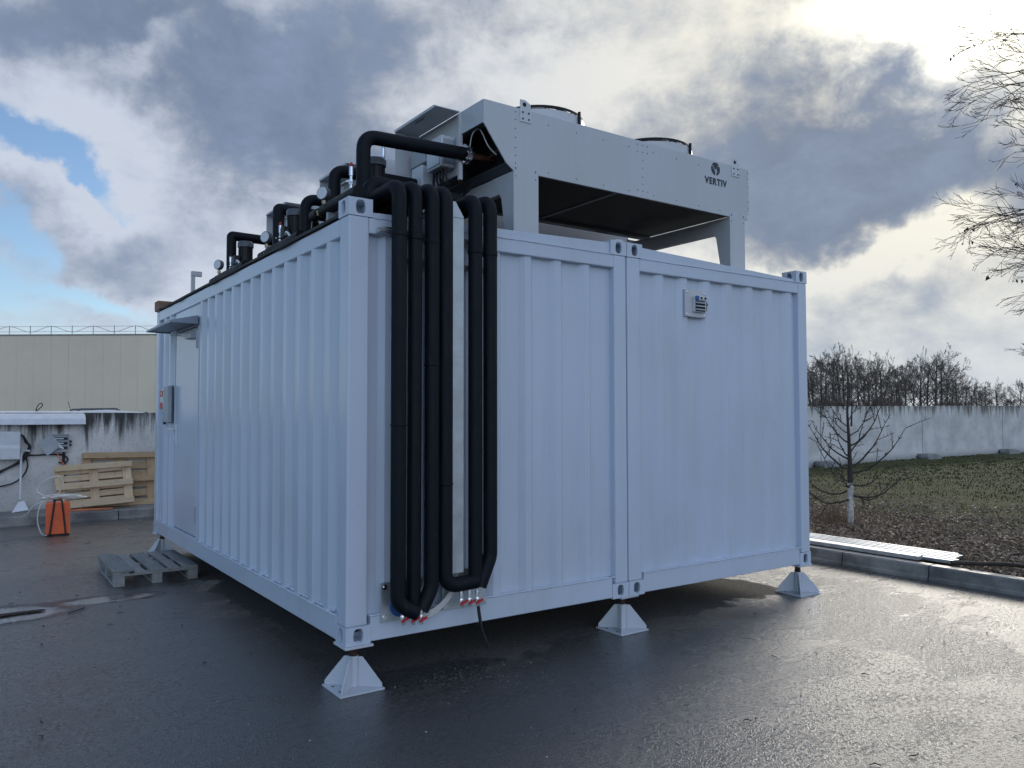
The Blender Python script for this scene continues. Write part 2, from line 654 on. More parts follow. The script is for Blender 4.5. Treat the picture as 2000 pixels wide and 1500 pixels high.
t.put(t.b.inputs['Coat Weight'], t.math('MULTIPLY', t.math('SUBTRACT', 1.0, dry), 1.0))
t.put(t.b.inputs['Coat Roughness'], t.math('SUBTRACT', t.step(film, 0.0, 1.0, 0.36, 0.19), t.math('MULTIPLY', puddle, 0.13)))
t.b.inputs['Coat IOR'].default_value = 1.65
h = t.math('ADD', t.math('MULTIPLY', agg, 0.6), t.math('ADD', t.math('MULTIPLY', agg2, 0.4), t.math('MULTIPLY', pits, 1.6)))
h = t.math('MULTIPLY', h, t.math('SUBTRACT', 1.0, t.math('MULTIPLY', puddle, 0.93)))
b = t.bump(h, 1.0, 0.0082)
b = t.bump(t.noise(P, 3.0, 3, 0.5), 0.08, 0.008, b)
t.put(t.b.inputs['Coat Normal'], b)

# kerb and wall concrete
t = NT('kerb')
P = t.pos('World')
n1 = t.noise(P, 1.8, 6, 0.6)
n2 = t.noise(P, 60, 5, 0.7)
c = t.mix(t.step(n1, 0.38, 0.62), (0.11, 0.115, 0.12), (0.31, 0.31, 0.30))
t.col(t.mix(t.step(n2, 0.35, 0.75), c, t.mix(0.5, c, (0.10, 0.10, 0.095))))
t.set(rough=t.step(n1, 0.4, 0.6, 0.32, 0.75))
t.bump(n2, 0.35, 0.004)


def wallmat(name, zt, light, dk, thr=0.40):
    t = NT(name)
    P = t.pos('World')
    s = t.n('ShaderNodeSeparateXYZ')
    t.put(s.inputs[0], P)
    streak = t.noise(t.pos('World', (3.2, 3.2, 0.22)), 1.5, 7, 0.68)
    cloud = t.noise(P, 1.2, 6, 0.6)
    fine = t.noise(P, 30, 5, 0.65)
    dtop = t.math('SUBTRACT', zt, s.outputs[2])           # metres below the top
    run = t.math('SUBTRACT', t.math('MULTIPLY', t.math('SUBTRACT', streak, thr), 2.7), dtop)
    grime = t.step(run, -0.22, 0.28)
    c = t.mix(t.step(cloud, 0.35, 0.7), light, tuple(x*0.72 for x in light))
    c = t.mix(t.step(fine, 0.5, 0.8), c, t.mix(0.45, c, dk))
    c = t.mix(t.math('MULTIPLY', grime, 0.93), c, t.mix(t.step(fine, 0.3, 0.7), dk, tuple(x*2.2 for x in dk)))
    low = t.step(t.math('ADD', s.outputs[2], t.math('MULTIPLY', cloud, 0.5)), 0.55, 0.15)
    c = t.mix(t.math('MULTIPLY', low, 0.55), c, (0.10, 0.095, 0.08))
    t.col(c)
    t.set(rough=0.85, spec=0.3)
    b = t.bump(cloud, 0.3, 0.02)
    t.bump(fine, 0.35, 0.004, b)


wallmat('wall_near', 1.80, (0.76, 0.75, 0.73), (0.016, 0.017, 0.016))
wallmat('wall_far', 2.06, (0.78, 0.77, 0.75), (0.08, 0.075, 0.06), 0.46)

# facade panels
simple('facade', (0.84, 0.73, 0.55), 0.45, var=0.05, scale=0.4, kind='World')
simple('facade_trim', (0.30, 0.29, 0.27), 0.5, var=0.06, kind='World')


def wood(name, a, b, dk):
    t = NT(name)
    P = t.pos('Object', (2.2, 34, 34))
    oi = t.n('ShaderNodeObjectInfo')
    va = t.n('ShaderNodeVectorMath', operation='ADD')
    t.put(va.inputs[0], P)
    sc = t.n('ShaderNodeVectorMath', operation='SCALE')
    cx = t.n('ShaderNodeCombineXYZ')
    t.put(cx.inputs[0], oi.outputs['Random'])
    t.put(cx.inputs[1], oi.outputs['Random'])
    t.put(cx.inputs[2], oi.outputs['Random'])
    t.put(sc.inputs[0], cx.outputs[0])
    sc.inputs['Scale'].default_value = 90
    t.put(va.inputs[1], sc.outputs[0])
    g = t.noise(va.outputs[0], 1.0, 6, 0.62, 0.8)
    k = t.noise(t.pos('Object', (1, 1, 1)), 7, 4, 0.6)
    c = t.mix(t.step(g, 0.3, 0.7), a, b)
    c = t.mix(t.math('MULTIPLY', t.step(k, 0.56, 0.75), 0.6), c, dk)
    c2 = t.mix(t.math('MULTIPLY', oi.outputs['Random'], 0.4), c, dk)
    t.col(c2)
    t.set(rough=0.75, spec=0.3)
    t.bump(g, 0.4, 0.003)


wood('wood_new', (0.66, 0.50, 0.32), (0.80, 0.66, 0.47), (0.42, 0.29, 0.18))
wood('wood_old', (0.50, 0.35, 0.20), (0.64, 0.48, 0.30), (0.30, 0.20, 0.12))
wood('wood_grey', (0.28, 0.285, 0.275), (0.42, 0.42, 0.40), (0.13, 0.125, 0.12))

# ground of the field
t = NT('field')
P = t.pos('World')
s = t.n('ShaderNodeSeparateXYZ')
t.put(s.inputs[0], P)
n1 = t.noise(P, 0.7, 6, 0.62)
n2 = t.noise(P, 14, 6, 0.65)
gr = t.step(t.math('ADD', t.math('MULTIPLY', t.math('SUBTRACT', s.outputs[0], 9.0), 0.10), n1), 0.45, 0.75)
soil = t.mix(t.step(n2, 0.3, 0.7), (0.040, 0.031, 0.023), (0.105, 0.080, 0.058))
grass = t.mix(t.step(n2, 0.3, 0.7), (0.048, 0.052, 0.018), (0.120, 0.118, 0.050))
t.col(t.mix(gr, soil, grass))
t.set(rough=0.95, spec=0.2)
t.bump(n2, 0.8, 0.03)

t = NT('leaf_dead')
oi = t.noise(t.pos('World'), 9.0, 2, 0.5)
n2 = t.voro(t.pos('World'), 11, out='Color')
c = t.mix(t.step(n2, 0.2, 0.8), (0.17, 0.12, 0.085), (0.52, 0.395, 0.285))
t.col(t.mix(t.step(oi, 0.35, 0.7), c, (0.27, 0.21, 0.16)))
t.set(rough=0.6, spec=0.4)
t = NT('grass')
n2 = t.noise(t.pos('World'), 2.2, 4, 0.6)
t.col(t.mix(t.step(n2, 0.3, 0.7), (0.060, 0.072, 0.022), (0.140, 0.132, 0.058)))
t.set(rough=0.7, spec=0.3)
t = NT('straw')
t.col((0.20, 0.135, 0.09))
t.set(rough=0.8)
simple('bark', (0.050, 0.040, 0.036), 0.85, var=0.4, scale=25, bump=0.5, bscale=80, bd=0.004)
simple('bark_hazed', (0.125, 0.103, 0.086), 0.95, var=0.3, scale=0.8)  # bark of the far wood, paled: distance haze is put into the colour
simple('whitewash', (0.52, 0.51, 0.49), 0.85, var=0.35, scale=18, bump=0.5, bscale=60, bd=0.004)
simple('dead_leaf_dark', (0.030, 0.022, 0.018), 0.8, var=0.4)

# ------------------------------------------------------------------ ground, yard, kerbs
me = bpy.data.meshes.new('ground')
me.from_pydata([(-2500, -2500, -0.35), (2500, -2500, -0.35), (2500, 2500, -0.35), (-2500, 2500, -0.35)], [], [(0, 1, 2, 3)])
me.materials.append(MT['field'])
tag(obj('ground', me), kind='structure')
m = MB()
m.box(-40, 6.40, -40, 10.05, -0.3, 0.0)
tag(m.build('asphalt_yard', 'asphalt'), kind='structure')
m = MB()
m.box(-40, 6.6, 10.2, 11.08, -0.3, 0.142)
tag(m.build('pavement', 'kerb'), kind='structure')


def hsh(x, y):
    return math.sin(x*1.7+y*2.3)*0.5+math.sin(x*3.9-y*1.3+1.0)*0.3+math.sin(x*0.7+y*5.1+2)*0.2


def field_z(x, y):
    e = min(1.0, max(0.0, (x-6.55)/0.5))
    k = min(1.0, max(0.0, (y-1.0)/9.0))*min(1.0, max(0.0, (x-6.6)/4))
    z = 0.115-0.17*k+0.012*hsh(x, y)*e
    wb = max(0.0, min(1.0, (y-10.2)/0.9))
    return z+0.10*wb*wb*max(0, min(1, (x-20)/6.0))


xs = [6.55]
while xs[-1] < 60:
    xs.append(xs[-1]+max(0.08, (xs[-1]-6)*0.03))
ys = [-14+i*0.28 for i in range(91)]
v = [(x, y, field_z(x, y)+random.uniform(-1, 1)*0.012) for x in xs for y in ys]
ny = len(ys)
f = [(i*ny+j, (i+1)*ny+j, (i+1)*ny+j+1, i*ny+j+1) for i in range(len(xs)-1) for j in range(ny-1)]
me = bpy.data.meshes.new('field')
me.from_pydata(v, [], f)
me.materials.append(MT['field'])
me.polygons.foreach_set('use_smooth', [True]*len(me.polygons))
tag(obj('grass_field', me), kind='structure')

kerb_r = tag(obj('kerb', None), kind='structure')
kerb_r.location = (6.4, 0, 0)
kb = None
yk = -0.36
ksh = None
for i in range(-9, 11):
    y0 = -0.36+i*1.0
    if y0 > 10.0:
        break
    dz = random.uniform(-0.006, 0.006)
    m = MB()
    m.prism([(0, y0+0.006, -0.2), (0.0, y0+0.006, 0.035), (0.018, y0+0.006, 0.045), (0.022, y0+0.006, 0.148), (0.036, y0+0.006, 0.162), (0.16, y0+0.006, 0.162), (0.16, y0+0.006, -0.2)], (0, 0.988, 0))
    o = m.build('kerbstone', 'kerb', kerb_r, bevel=0.006)
    o.location = (random.uniform(-0.004, 0.004), 0, dz)
kerb_l = tag(obj('kerb', None), kind='structure')
kerb_l.location = (0, 10.05, 0)
for i in range(-6, 12):
    x0 = 0.22+i*1.0-0.006
    if x0 > 6.3:
        break
    x1 = min(x0+0.988, 6.39)
    m = MB()
    m.prism([(x0, 0, -0.2), (x0, 0.16, -0.2), (x0, 0.16, 0.16), (x0, 0.036, 0.16), (x0, 0.022, 0.146), (x0, 0.018, 0.045), (x0, 0, 0.035)], (x1-x0, 0, 0))
    o = m.build('kerbstone', 'kerb', kerb_l, bevel=0.006)
    o.location = (0, random.uniform(-0.004, 0.004), random.uniform(-0.006, 0.006))

# ------------------------------------------------------------------ yard walls
wl = thing('concrete_wall', 'low concrete yard wall with black grime at its top, behind the leaning pallets', 'wall', (0, 11.15, 0))
for i, (a, b_) in enumerate(((-13, -6.62), (-6.6, -0.02+2.5), (2.5, 9.1), (9.12, 14.9))):
    m = MB()
    m.box(a, b_, 0, 0.16, -0.35, 1.805)
    m.build('wall_panel', 'wall_near', wl, bevel=0.012)
wr = thing('concrete_wall', 'long pale concrete wall with dark streaks along the back of the field', 'wall', (0, 11.45, 0))
jx = [15.4, 22.2, 28.85, 35.6, 42.4, 49.2]
for i in range(len(jx)-1):
    m = MB()
    h0 = 2.012+(jx[i]-21.2)*0.0068
    h1 = 2.012+(jx[i+1]-21.2)*0.0068
    m.prism([(jx[i]+0.025, 0, -0.4), (jx[i+1]-0.025, 0, -0.4), (jx[i+1]-0.025, 0, h1), (jx[i]+0.025, 0, h0)], (0, 0.16, 0))
    m.build('wall_panel', 'wall_far', wr, bevel=0.012)
for x in jx[1:-1]:
    m = MB()
    z0 = field_z(x, 11.2)
    m.prism([(x-0.55, -0.55, z0-0.2), (x+0.45, -0.55, z0-0.2), (x+0.45, -0.5, z0+0.10), (x+0.3, -0.42, z0+0.17), (x-0.45, -0.42, z0+0.18), (x-0.55, -0.5, z0+0.08)], (0, 0.40, 0))
    m.build('footing', 'kerb', wr, bevel=0.03)
    m = MB()
    m.box(x-0.024, x+0.024, 0.03, 0.13, -0.3, 2.0)
    m.build('joint_post', 'kerb', wr)

# ------------------------------------------------------------------ beige hall on the left
hall = thing('industrial_hall', 'beige panelled industrial hall with a roof railing beyond the yard wall', 'building', (-0.2, 48.7, 0), math.atan2(43.3-48.7, 7.2))
HZ = 6.3
for k in range(-12, 24):
    m = MB()
    a = k*1.0
    m.prism([(a+0.003, -0.012, -0.3), (a+0.012, -0.02, -0.3), (a+0.988, -0.02, -0.3), (a+0.997, -0.012, -0.3), (a+0.997, 0.1, -0.3), (a+0.003, 0.1, -0.3)], (0, 0, HZ+0.25))
    m.build('facade_panel', 'facade', hall)
m = MB()
m.box(-12, 24, 0.11, 18, -0.3, HZ-0.1)
m.build('hall_body', 'facade_trim', hall)
m = MB()
m.box(-12.1, 24.1, -0.05, 0.35, HZ-0.045, HZ+0.03)
m.build('parapet_cap', 'facade_trim', hall)
rail = MB()
for k in range(-9, 20):
    m = MB()
    m.bar((k*1.22+0.4, 0.2, HZ), (k*1.22+0.4, 0.2, HZ+0.54), 0.035, 0.035)
    m.build('railing_post', 'plastic_grey', hall)
rail.tube([(-12, 0.2, HZ+0.50), (24, 0.2, HZ+0.50)], 0.010, 6)
rail.tube([(-12, 0.2, HZ+0.20), (24, 0.2, HZ+0.20)], 0.010, 6)
rail.build('railing_wire', 'plastic_grey', hall)
m = MB()
pts = [(-12+i*0.2, 0.2, HZ+0.34+0.16*math.cos((-12+i*0.2-0.4)*2*math.pi/2.44)) for i in range(180)]
m.tube(pts, 0.012, 5)
m.build('hanging_cable', 'dark_paint', hall)

# ------------------------------------------------------------------ containers
ZB, ZT = 0.29, 3.186
CW, CH = 0.165, 0.118


def casting(parent, cx, cy, sx, sy, z0, label=None):
    """corner casting; outer corner at (cx,cy), body extends towards sx,sy"""
    lx, ly = 0.172, 0.165
    x0, x1 = (cx, cx+lx) if sx > 0 else (cx-lx, cx)
    y0, y1 = (cy, cy+ly) if sy > 0 else (cy-ly, cy)
    z1 = z0+CH
    t_ = 0.02
    m = MB()
    m.holeplate((x0, y0, z0), (1, 0, 0), (0, 0, 1), x1-x0, CH, (x1-x0)/2, CH*0.5, 0.034, 0.047, t_)     # face -Y
    m.holeplate((x0, y1, z0), (0, -1, 0), (0, 0, 1), y1-y0-t_, CH, (y1-y0)/2, CH*0.5, 0.032, 0.047, t_)    # face -X
    m.box(x0+t_+.001, x1, y1-t_, y1, z0, z1)
    m.box(x1-t_, x1, y0+t_+.001, y1-t_-.001, z0, z1)
    m.box(x0+t_, x1-t_-.001, y0+t_, y1-t_-.001, z0, z0+t_)
    m.box(x0+t_, x1-t_-.001, y0+t_, y1-t_-.001, z1-t_, z1-0.0005)
    return m.build('corner_casting', 'container_paint', parent)


def corr(pts_out, back, z0, z1, axis):
    """corrugated sheet: profile of (s, depth) extruded in z"""
    m = MB()
    if axis == 'x':
        poly = [(s, d, z0) for s, d in pts_out]+[(pts_out[-1][0], back, z0), (pts_out[0][0], back, z0)]
    else:
        poly = [(d, s, z0) for s, d in pts_out]+[(back, pts_out[-1][0], z0), (back, pts_out[0][0], z0)]
    m.prism(poly, (0, 0, z1-z0))
    return m


def ridge_profile(s0, s1, starts, flat, slope, d_in, d_out):
    pr = [(s0, d_in)]
    for a in starts:
        pr += [(a-slope, d_in), (a, d_out), (a+flat, d_out), (a+flat+slope, d_in)]
    pr.append((s1, d_in))
    return pr


def weld_bead(m, a, b, n, r):
    a, b = Vector(a), Vector(b)
    m.tube([a.lerp(b, i/n)+Vector((0, 0, random.uniform(-.002, .002))) for i in range(n+1)], [r*random.uniform(.7, 1.3) for _ in range(n+1)], 5)


def container(X0, X1, name, label, first):
    c = thing(name, label, 'shipping container', (0, 0, 0))
    c.location = (X0, 0, 0)
    w = X1-X0
    L = 6.058
    for z0 in (ZB, ZT-CH):
        for cx, sx in ((0, 1), (w, -1)):
            for cy, sy in ((0, 1), (L, -1)):
                casting(c, cx, cy, sx, sy, z0)
    # corner posts
    for cx, a, b in ((0, 0.003, 0.150), (1, w-0.135, w-0.003)):
        for y0, y1 in ((0.003, 0.150), (L-0.15, L-0.003)):
            m = MB()
            m.box(a, b, y0, y1, ZB+CH, ZT-CH)
            m.build('corner_post', 'container_paint', c, bevel=0.012)
    # front (end) frame
    m = MB()
    m.box(0.172, w-0.172, 0.004, 0.10, 0.30, 0.463)
    m.build('bottom_rail', 'container_paint', c, bevel=0.006)
    m = MB()
    m.box(0.150, w-0.135, 0.006, 0.09, 2.962, 3.066)
    m.build('header_rail', 'container_paint', c, bevel=0.006)
    m = MB()
    m.prism([(0.173, 0.016, 3.068), (w-0.173, 0.016, 3.068), (w-0.173, 0.016, 3.098 if not first else 3.165), (0.173, 0.016, 3.165 if not first else 3.105)], (0, 0.06, 0))
    m.build('roof_flashing', 'container_paint', c, bevel=0.004)
    weld = MB()
    weld_bead(weld, (0.175, 0.003, 3.067), (w-0.175, 0.003, 3.067), 60, 0.004)
    weld_bead(weld, (0.16, 0.001, 0.465), (w-0.15, 0.001, 0.465), 60, 0.006)
    # end corrugation
    if first:
        st = [1.430+k*0.2885 for k in range(-4, 4)]
        st = [s_ for s_ in st if s_ < 2.25]
        pr = ridge_profile(0.150, w-0.135, st, 0.055, 0.040, 0.064, 0.026)
    else:
        st = [2.827+k*0.2963-X0 for k in range(0, 7)]
        pr = ridge_profile(0.125, w-0.125, st, 0.066, 0.040, 0.064, 0.026)
    corr(pr, 0.12, 0.46, 2.965, 'x').build('end_panel', 'container_paint', c)
    if first:
        weldl = [st]
    # long side rails (left side of this container)
    m = MB()
    m.box(0.004, 0.10, 0.165, L-0.165, 0.30, 0.455)
    m.build('bottom_rail', 'container_paint', c, bevel=0.006)
    m = MB()
    m.box(0.006, 0.075, 0.150, L-0.150, 2.945, 3.064)
    m.build('top_rail', 'container_paint', c, bevel=0.006)
    m = MB()
    m.box(w-0.10, w-0.004, 0.165, L-0.165, 0.30, 0.455)
    m.build('bottom_rail', 'container_paint', c, bevel=0.006)
    m = MB()
    m.box(w-0.075, w-0.006, 0.150, L-0.150, 2.945, 3.064)
    m.build('top_rail', 'container_paint', c, bevel=0.006)
    if first:
        st = [0.325+0.2885*k for k in range(0, 13)]
        pr = ridge_profile(0.150, 3.925, [s_ for s_ in st if s_ < 3.85], 0.065, 0.068, 0.044, 0.008)
        corr(pr, 0.11, 0.453, 2.947, 'y').build('side_panel', 'container_paint', c)
        pr = ridge_profile(5.045, L-0.15, [5.26, 5.56], 0.065, 0.068, 0.044, 0.008)
        corr(pr, 0.11, 0.453, 2.947, 'y').build('side_panel', 'container_paint', c)
        m = MB()
        m.box(0.022, 0.11, 3.925, 5.045, 2.712, 2.947)
        m.build('door_lintel', 'container_paint', c, bevel=0.004)
        weld_bead(weld, (0.002, 0.16, 0.457), (0.002, 5.88, 0.457), 140, 0.006)
        for s_ in st:
            weld_bead(weld, (0.036, s_+0.065+.068, 0.463), (0.036, s_+0.2885-.068, 0.463), 8, 0.012)
            weld_bead(weld, (0.006, s_, 0.460), (0.04, s_-0.068, 0.468), 5, 0.009)
    else:
        m = MB()
        m.box(0.004, 0.05, 0.165, L-0.165, 0.456, 2.944)
        m.build('side_panel', 'container_paint', c)
    m = MB()
    m.box(w-0.05, w-0.008, 0.165, L-0.165, 0.456, 2.944)
    m.build('side_panel', 'container_paint', c)
    m = MB()
    m.box(0.15, w-0.15, L-0.10, L-0.01, 0.30, 3.064)
    m.build('end_panel', 'container_paint', c)
    m = MB()
    m.box(0.11, w-0.11, 0.13, L-0.12, 0.34, 0.44)
    m.build('floor', 'dark_paint', c)
    m = MB()
    m.box(0.076, w-0.076, 0.092, L-0.11, 2.99, 3.055)
    m.build('roof', 'membrane', c)
    tag(weld.build('weld_seam', 'container_paint', c, smooth=60), kind='stuff')
    return c


cont1 = container(0.0, 2.442, 'container', 'grey-blue container with the side door, carrying the black pipes on its end', True)
cont2 = container(2.449, 4.890, 'container', 'grey-blue container on the right with the small vent box high on its end', False)

# door of the near container
m = MB()
m.box(0.020, 0.06, 3.955, 5.015, 0.485, 2.70)
door = m.build('door', 'container_paint', cont1, bevel=0.004)
m = MB()
for a in ((3.928, 3.946, 0.456, 2.71), (5.024, 5.042, 0.456, 2.71)):
    m.box(0.012, 0.07, *a)
m.box(0.012, 0.07, 3.947, 5.023, 0.457, 0.475)
m.build('door_frame', 'container_paint', cont1, bevel=0.003)
m = MB()
m.box(0.06, 0.075, 3.947, 5.023, 0.476, 2.71)
m.build('door_gap', 'void', cont1)
for z in (2.56, 0.72):
    m = MB()
    m.lathe((0.008, 3.962, z), (0, 0, 1), [(0, .016), (0.085, .016)], 12)
    m.lathe((0.008, 3.962, z-0.09), (0, 0, 1), [(0, .016), (0.085, .016)], 12)
    m.box(0.006, 0.019, 3.965, 3.99, z-0.09, z+0.085)
    m.build('hinge', 'plastic_grey', door, smooth=40)
m = MB()
m.box(0.006, 0.019, 4.90, 4.95, 1.42, 1.66)
m.tube(rounded([(0.006, 4.925, 1.60), (-0.055, 4.925, 1.60), (-0.055, 5.06, 1.60)], 0.02), 0.011, 10)
m.lathe((0.006, 4.925, 1.49), (-1, 0, 0), [(0, .014), (0.018, .014)], 12)
m.build('door_handle', 'white_paint', door, smooth=40, bevel=0.002)
m = MB()
m.box(-0.045, 0.019, 4.06, 4.30, 2.585, 2.645)
m.bar((-0.03, 4.2, 2.655), (-0.10, 4.72, 2.66), 0.02, 0.012)
m.bar((-0.10, 4.72, 2.667), (0.02, 4.80, 2.667), 0.02, 0.008)
m.build('door_closer', 'plastic_grey', door, bevel=0.004)
m = MB()
m.lathe((0.02, 4.86, 2.52), (-1, 0, 0), [(0, .010), (0.004, .010)], 12)
m.build('lock_screw', 'chrome', door)
# rain canopy over the door
m = MB()
m.prism([(0.005, 3.935, 2.742), (0.005, 5.215, 2.742), (-0.263, 5.215, 2.738), (-0.263, 3.935, 2.730)], (0, 0, 0.004))
m.prism([(0.004, 3.930, 2.725), (0.004, 3.930, 2.815), (-0.266, 3.930, 2.750), (-0.266, 3.930, 2.728)], (0, 0.004, 0))
m.prism([(0.004, 5.216, 2.725), (0.004, 5.216, 2.815), (-0.266, 5.216, 2.750), (-0.266, 5.216, 2.728)], (0, 0.004, 0))
m.prism([(0.004, 3.9345, 2.812), (-0.262, 3.9345, 2.747), (-0.262, 3.9345, 2.751), (0.004, 3.9345, 2.816)], (0, 1.281, 0))
m.box(-0.268, -0.2635, 3.934, 5.216, 2.727, 2.749)
m.build('door_canopy', 'canopy_grey', cont1)

# call boxes left of the door
t_ = thing('alarm_sounder', 'small white and red alarm box left of the container door', 'alarm box', (0, 5.505, 1.955))
m = MB()
m.box(-0.035, 0.005, -0.095, 0.105, -0.125, 0.125)
m.build('case', 'plastic_white', t_, bevel=0.02)
m = MB()
m.box(-0.040, -0.0355, -0.07, 0.085, 0.03, 0.105)
m.box(-0.040, -0.0355, -0.07, 0.085, -0.11, -0.04)
m.build('red_label', 'red', t_, bevel=0.004)
m = MB()
m.box(-0.0425, -0.0405, -0.03, 0.012, 0.05, 0.085)
m.build('button', 'plastic_white', t_)
t_ = thing('card_reader', 'small black reader under the white and red alarm box', 'reader', (0, 5.47, 1.735))
m = MB()
m.box(-0.02, 0.005, -0.04, 0.03, -0.085, 0.07)
m.build('case', 'rubber', t_, bevel=0.008)
m = MB()
m.box(-0.023, -0.0205, -0.02, 0.01, -0.01, 0.03)
m.build('sensor', 'glass_dark', t_)
t_ = thing('control_box', 'flat grey wall box between the red alarm box and the door', 'electrical box', (0, 5.175, 1.905))
m = MB()
m.box(-0.055, -0.007, -0.11, 0.115, -0.225, 0.195)
m.build('case', 'plastic_grey', t_, bevel=0.006)
m = MB()
m.box(-0.0065, 0.006, -0.125, 0.12, -0.235, 0.205)
m.build('back_plate', 'dark_paint', t_)

# roof membrane lying over the near container
m = MB()
n = 60
for i in range(n):
    y0, y1 = 0.18+i*5.7/n, 0.18+(i+1)*5.7/n
    def ww(y): return 0.008*math.sin(y*9)+0.010*math.sin(y*3.3+1)
    za, zb = 3.072+ww(y0)*.7+.006, 3.072+ww(y1)*.7+.006
    k0 = len(m.v)
    xa, xb = -0.012+ww(y0), -0.012+ww(y1)
    m.v += [(xa, y0, za-.006), (xb, y1, zb-.006), (xb, y1, zb+.014), (xa, y0, za+.014), (0.5, y0, 3.075), (0.5, y1, 3.075)]
    m.f += [(k0, k0+1, k0+2, k0+3), (k0+3, k0+2, k0+5, k0+4), (k0+1, k0, k0+4, k0+5)]
m.build('roof_membrane', 'membrane', cont1)
m = MB()
m.tube(spline([(1.0, 0.075, 3.115), (1.3, 0.08, 3.122), (1.7, 0.075, 3.145), (2.1, 0.075, 3.160), (2.27, 0.08, 3.168)]), 0.011, 8)
m.build('membrane_edge', 'membrane', cont1, smooth=60)
m = MB()
m.prism([(2.20, 0.17, 3.15), (2.56, 0.17, 3.18), (2.56, 0.17, 3.25), (2.5, 0.17, 3.25)], (0, 0.02, 0))
m.build('flashing_end', 'unit_paint', cont1)
m = MB()
m.box(-0.02, 0.19, 5.88, 6.075, 3.075, 3.20)
m.prism([(-0.022, 5.86, 3.07), (-0.022, 5.88, 3.20), (-0.022, 6.08, 3.20), (-0.022, 6.08, 3.10)], (0.015, 0, 0))
m.build('corner_wrap', 'board_brown', cont1, bevel=0.004)
pst = thing('roof_post', 'short white post standing on the far end of the container roof', 'post', (0.30, 5.47, 3.05))
m = MB()
m.box(-0.022, 0.022, -0.022, 0.022, 0, 0.43)
m.build('post', 'unit_paint', pst, bevel=0.003)
m = MB()
m.box(-0.022, 0.10, -0.03, 0.03, 0.431, 0.49)
m.build('post_head', 'unit_paint', pst, bevel=0.003)

# vent box high on the right container
vb = thing('vent_box', 'small cable entry box with blue cap on a square plate, high on the right container', 'vent box', (3.27, 0.022, 2.74))
vb.scale = (1, 0.72, 1)
m = MB()
m.box(-0.133, 0.130, -0.030, 0.0, -0.118, 0.122)
m.build('mounting_plate', 'unit_paint', vb, bevel=0.004)
m = MB()
m.box(-0.045, 0.10, -0.075, -0.031, -0.075, 0.06)
m.build('case', 'plastic_white', vb, bevel=0.004)
for k in range(3):
    m = MB()
    m.prism([(-0.04, -0.076, -0.055+k*0.03), (-0.04, -0.09, -0.060+k*0.03), (-0.04, -0.09, -0.054+k*0.03), (-0.04, -0.076, -0.045+k*0.03)], (0.12, 0, 0))
    m.build('slat', 'plastic_grey', vb)
m = MB()
m.box(-0.042, 0.085, -0.0775, -0.0755, -0.07, 0.022)
m.build('opening', 'void', vb)
m = MB()
m.box(-0.045, -0.005, -0.096, -0.0760, 0.026, 0.064)
m.build('cap', 'blue', vb, bevel=0.006)
m = MB()
m.box(-0.003, 0.098, -0.096, -0.0760, 0.026, 0.064)
m.build('cap', 'plastic_white', vb, bevel=0.006)
for x in (0.02, 0.07):
    m = MB()
    m.lathe((x, -0.0965, 0.046), (0, -1, 0), [(0, .012), (0.006, .012)], 12)
    m.build('cable_gland', 'rubber', vb)
m = MB()
m.box(0.1005, 0.112, -0.072, -0.035, -0.06, 0.02)
m.box(0.1125, 0.126, -0.068, -0.045, -0.012, 0.008)
m.build('latch', 'rubber', vb, bevel=0.003)
for sx in (-0.11, 0.108):
    for sz in (-0.098, 0.098):
        m = MB()
        m.lathe((sx, -0.031, sz), (0, -1, 0), [(0, .011), (0.004, .011), (0.008, .006)], 10)
        m.build('bolt', 'chrome', vb)


# ------------------------------------------------------------------ steel support stands
def make_stand(label, loc, rz=0.0, rodh=0.28):
    s_ = thing('support_stand', label, 'support stand', loc, rz, 'steel stands under the containers')
    m = MB()
    m.box(-0.152, 0.152, -0.152, 0.152, 0.0, 0.012)
    bp = m.build('base_plate', 'stand_paint', s_, bevel=0.002)
    for sx in (-1, 1):
        for sy in (-1, 1):
            m = MB()
            m.lathe((sx*0.115, sy*0.06, 0.0122), (0, 0, 1), [(0, .010), (0.001, .010)], 10)
            m.build('bolt_hole', 'void', bp)
    m = MB()
    m.lathe((0, 0, 0.0125), (0, 0, 1), [(0, .034), (0.195, .034)], 20)
    m.build('tube', 'stand_paint', s_, smooth=40)
    for k in range(4):
        a = math.pi/4+k*math.pi/2
        d = Vector((math.cos(a), math.sin(a), 0))
        nn = Vector((-d.y, d.x, 0))*0.004
        q = [d*0.0345+Vector((0, 0, .0125)), d*0.196+Vector((0, 0, .0125)), d*0.196+Vector((0, 0, .040)), d*0.062+Vector((0, 0, .203)), d*0.0345+Vector((0, 0, .203))]
        m = MB()
        m.prism([p-nn for p in q], nn*2)
        m.build('gusset', 'stand_paint', s_, bevel=0.0015)
    m = MB()
    m.lathe((0, 0, 0.2085), (0, 0, 1), [(0, .030), (0.02, .030), (0.022, .026), (0.062, .026)], 18)
    m.build('threaded_rod', 'rust', s_, smooth=40)
    m = MB()
    m.box(-0.098, 0.098, -0.098, 0.098, 0.272, 0.2885)
    m.build('head_plate', 'stand_paint', s_, bevel=0.003)
    return s_


make_stand('white steel stand under the nearest container corner', (0.09, 0.085, 0))
make_stand('steel stand under the middle, where the two containers meet', (2.47, 0.11, 0), 0.02)
make_stand('steel stand under the far right container corner, beside the kerb', (4.80, 0.09, 0), -0.03)
make_stand('steel stand behind the grey pallet, under the door end', (0.09, 5.97, 0))
for x in (2.46, 4.80):
    pass

# ------------------------------------------------------------------ dry coolers on the roof
ucx = 1.136


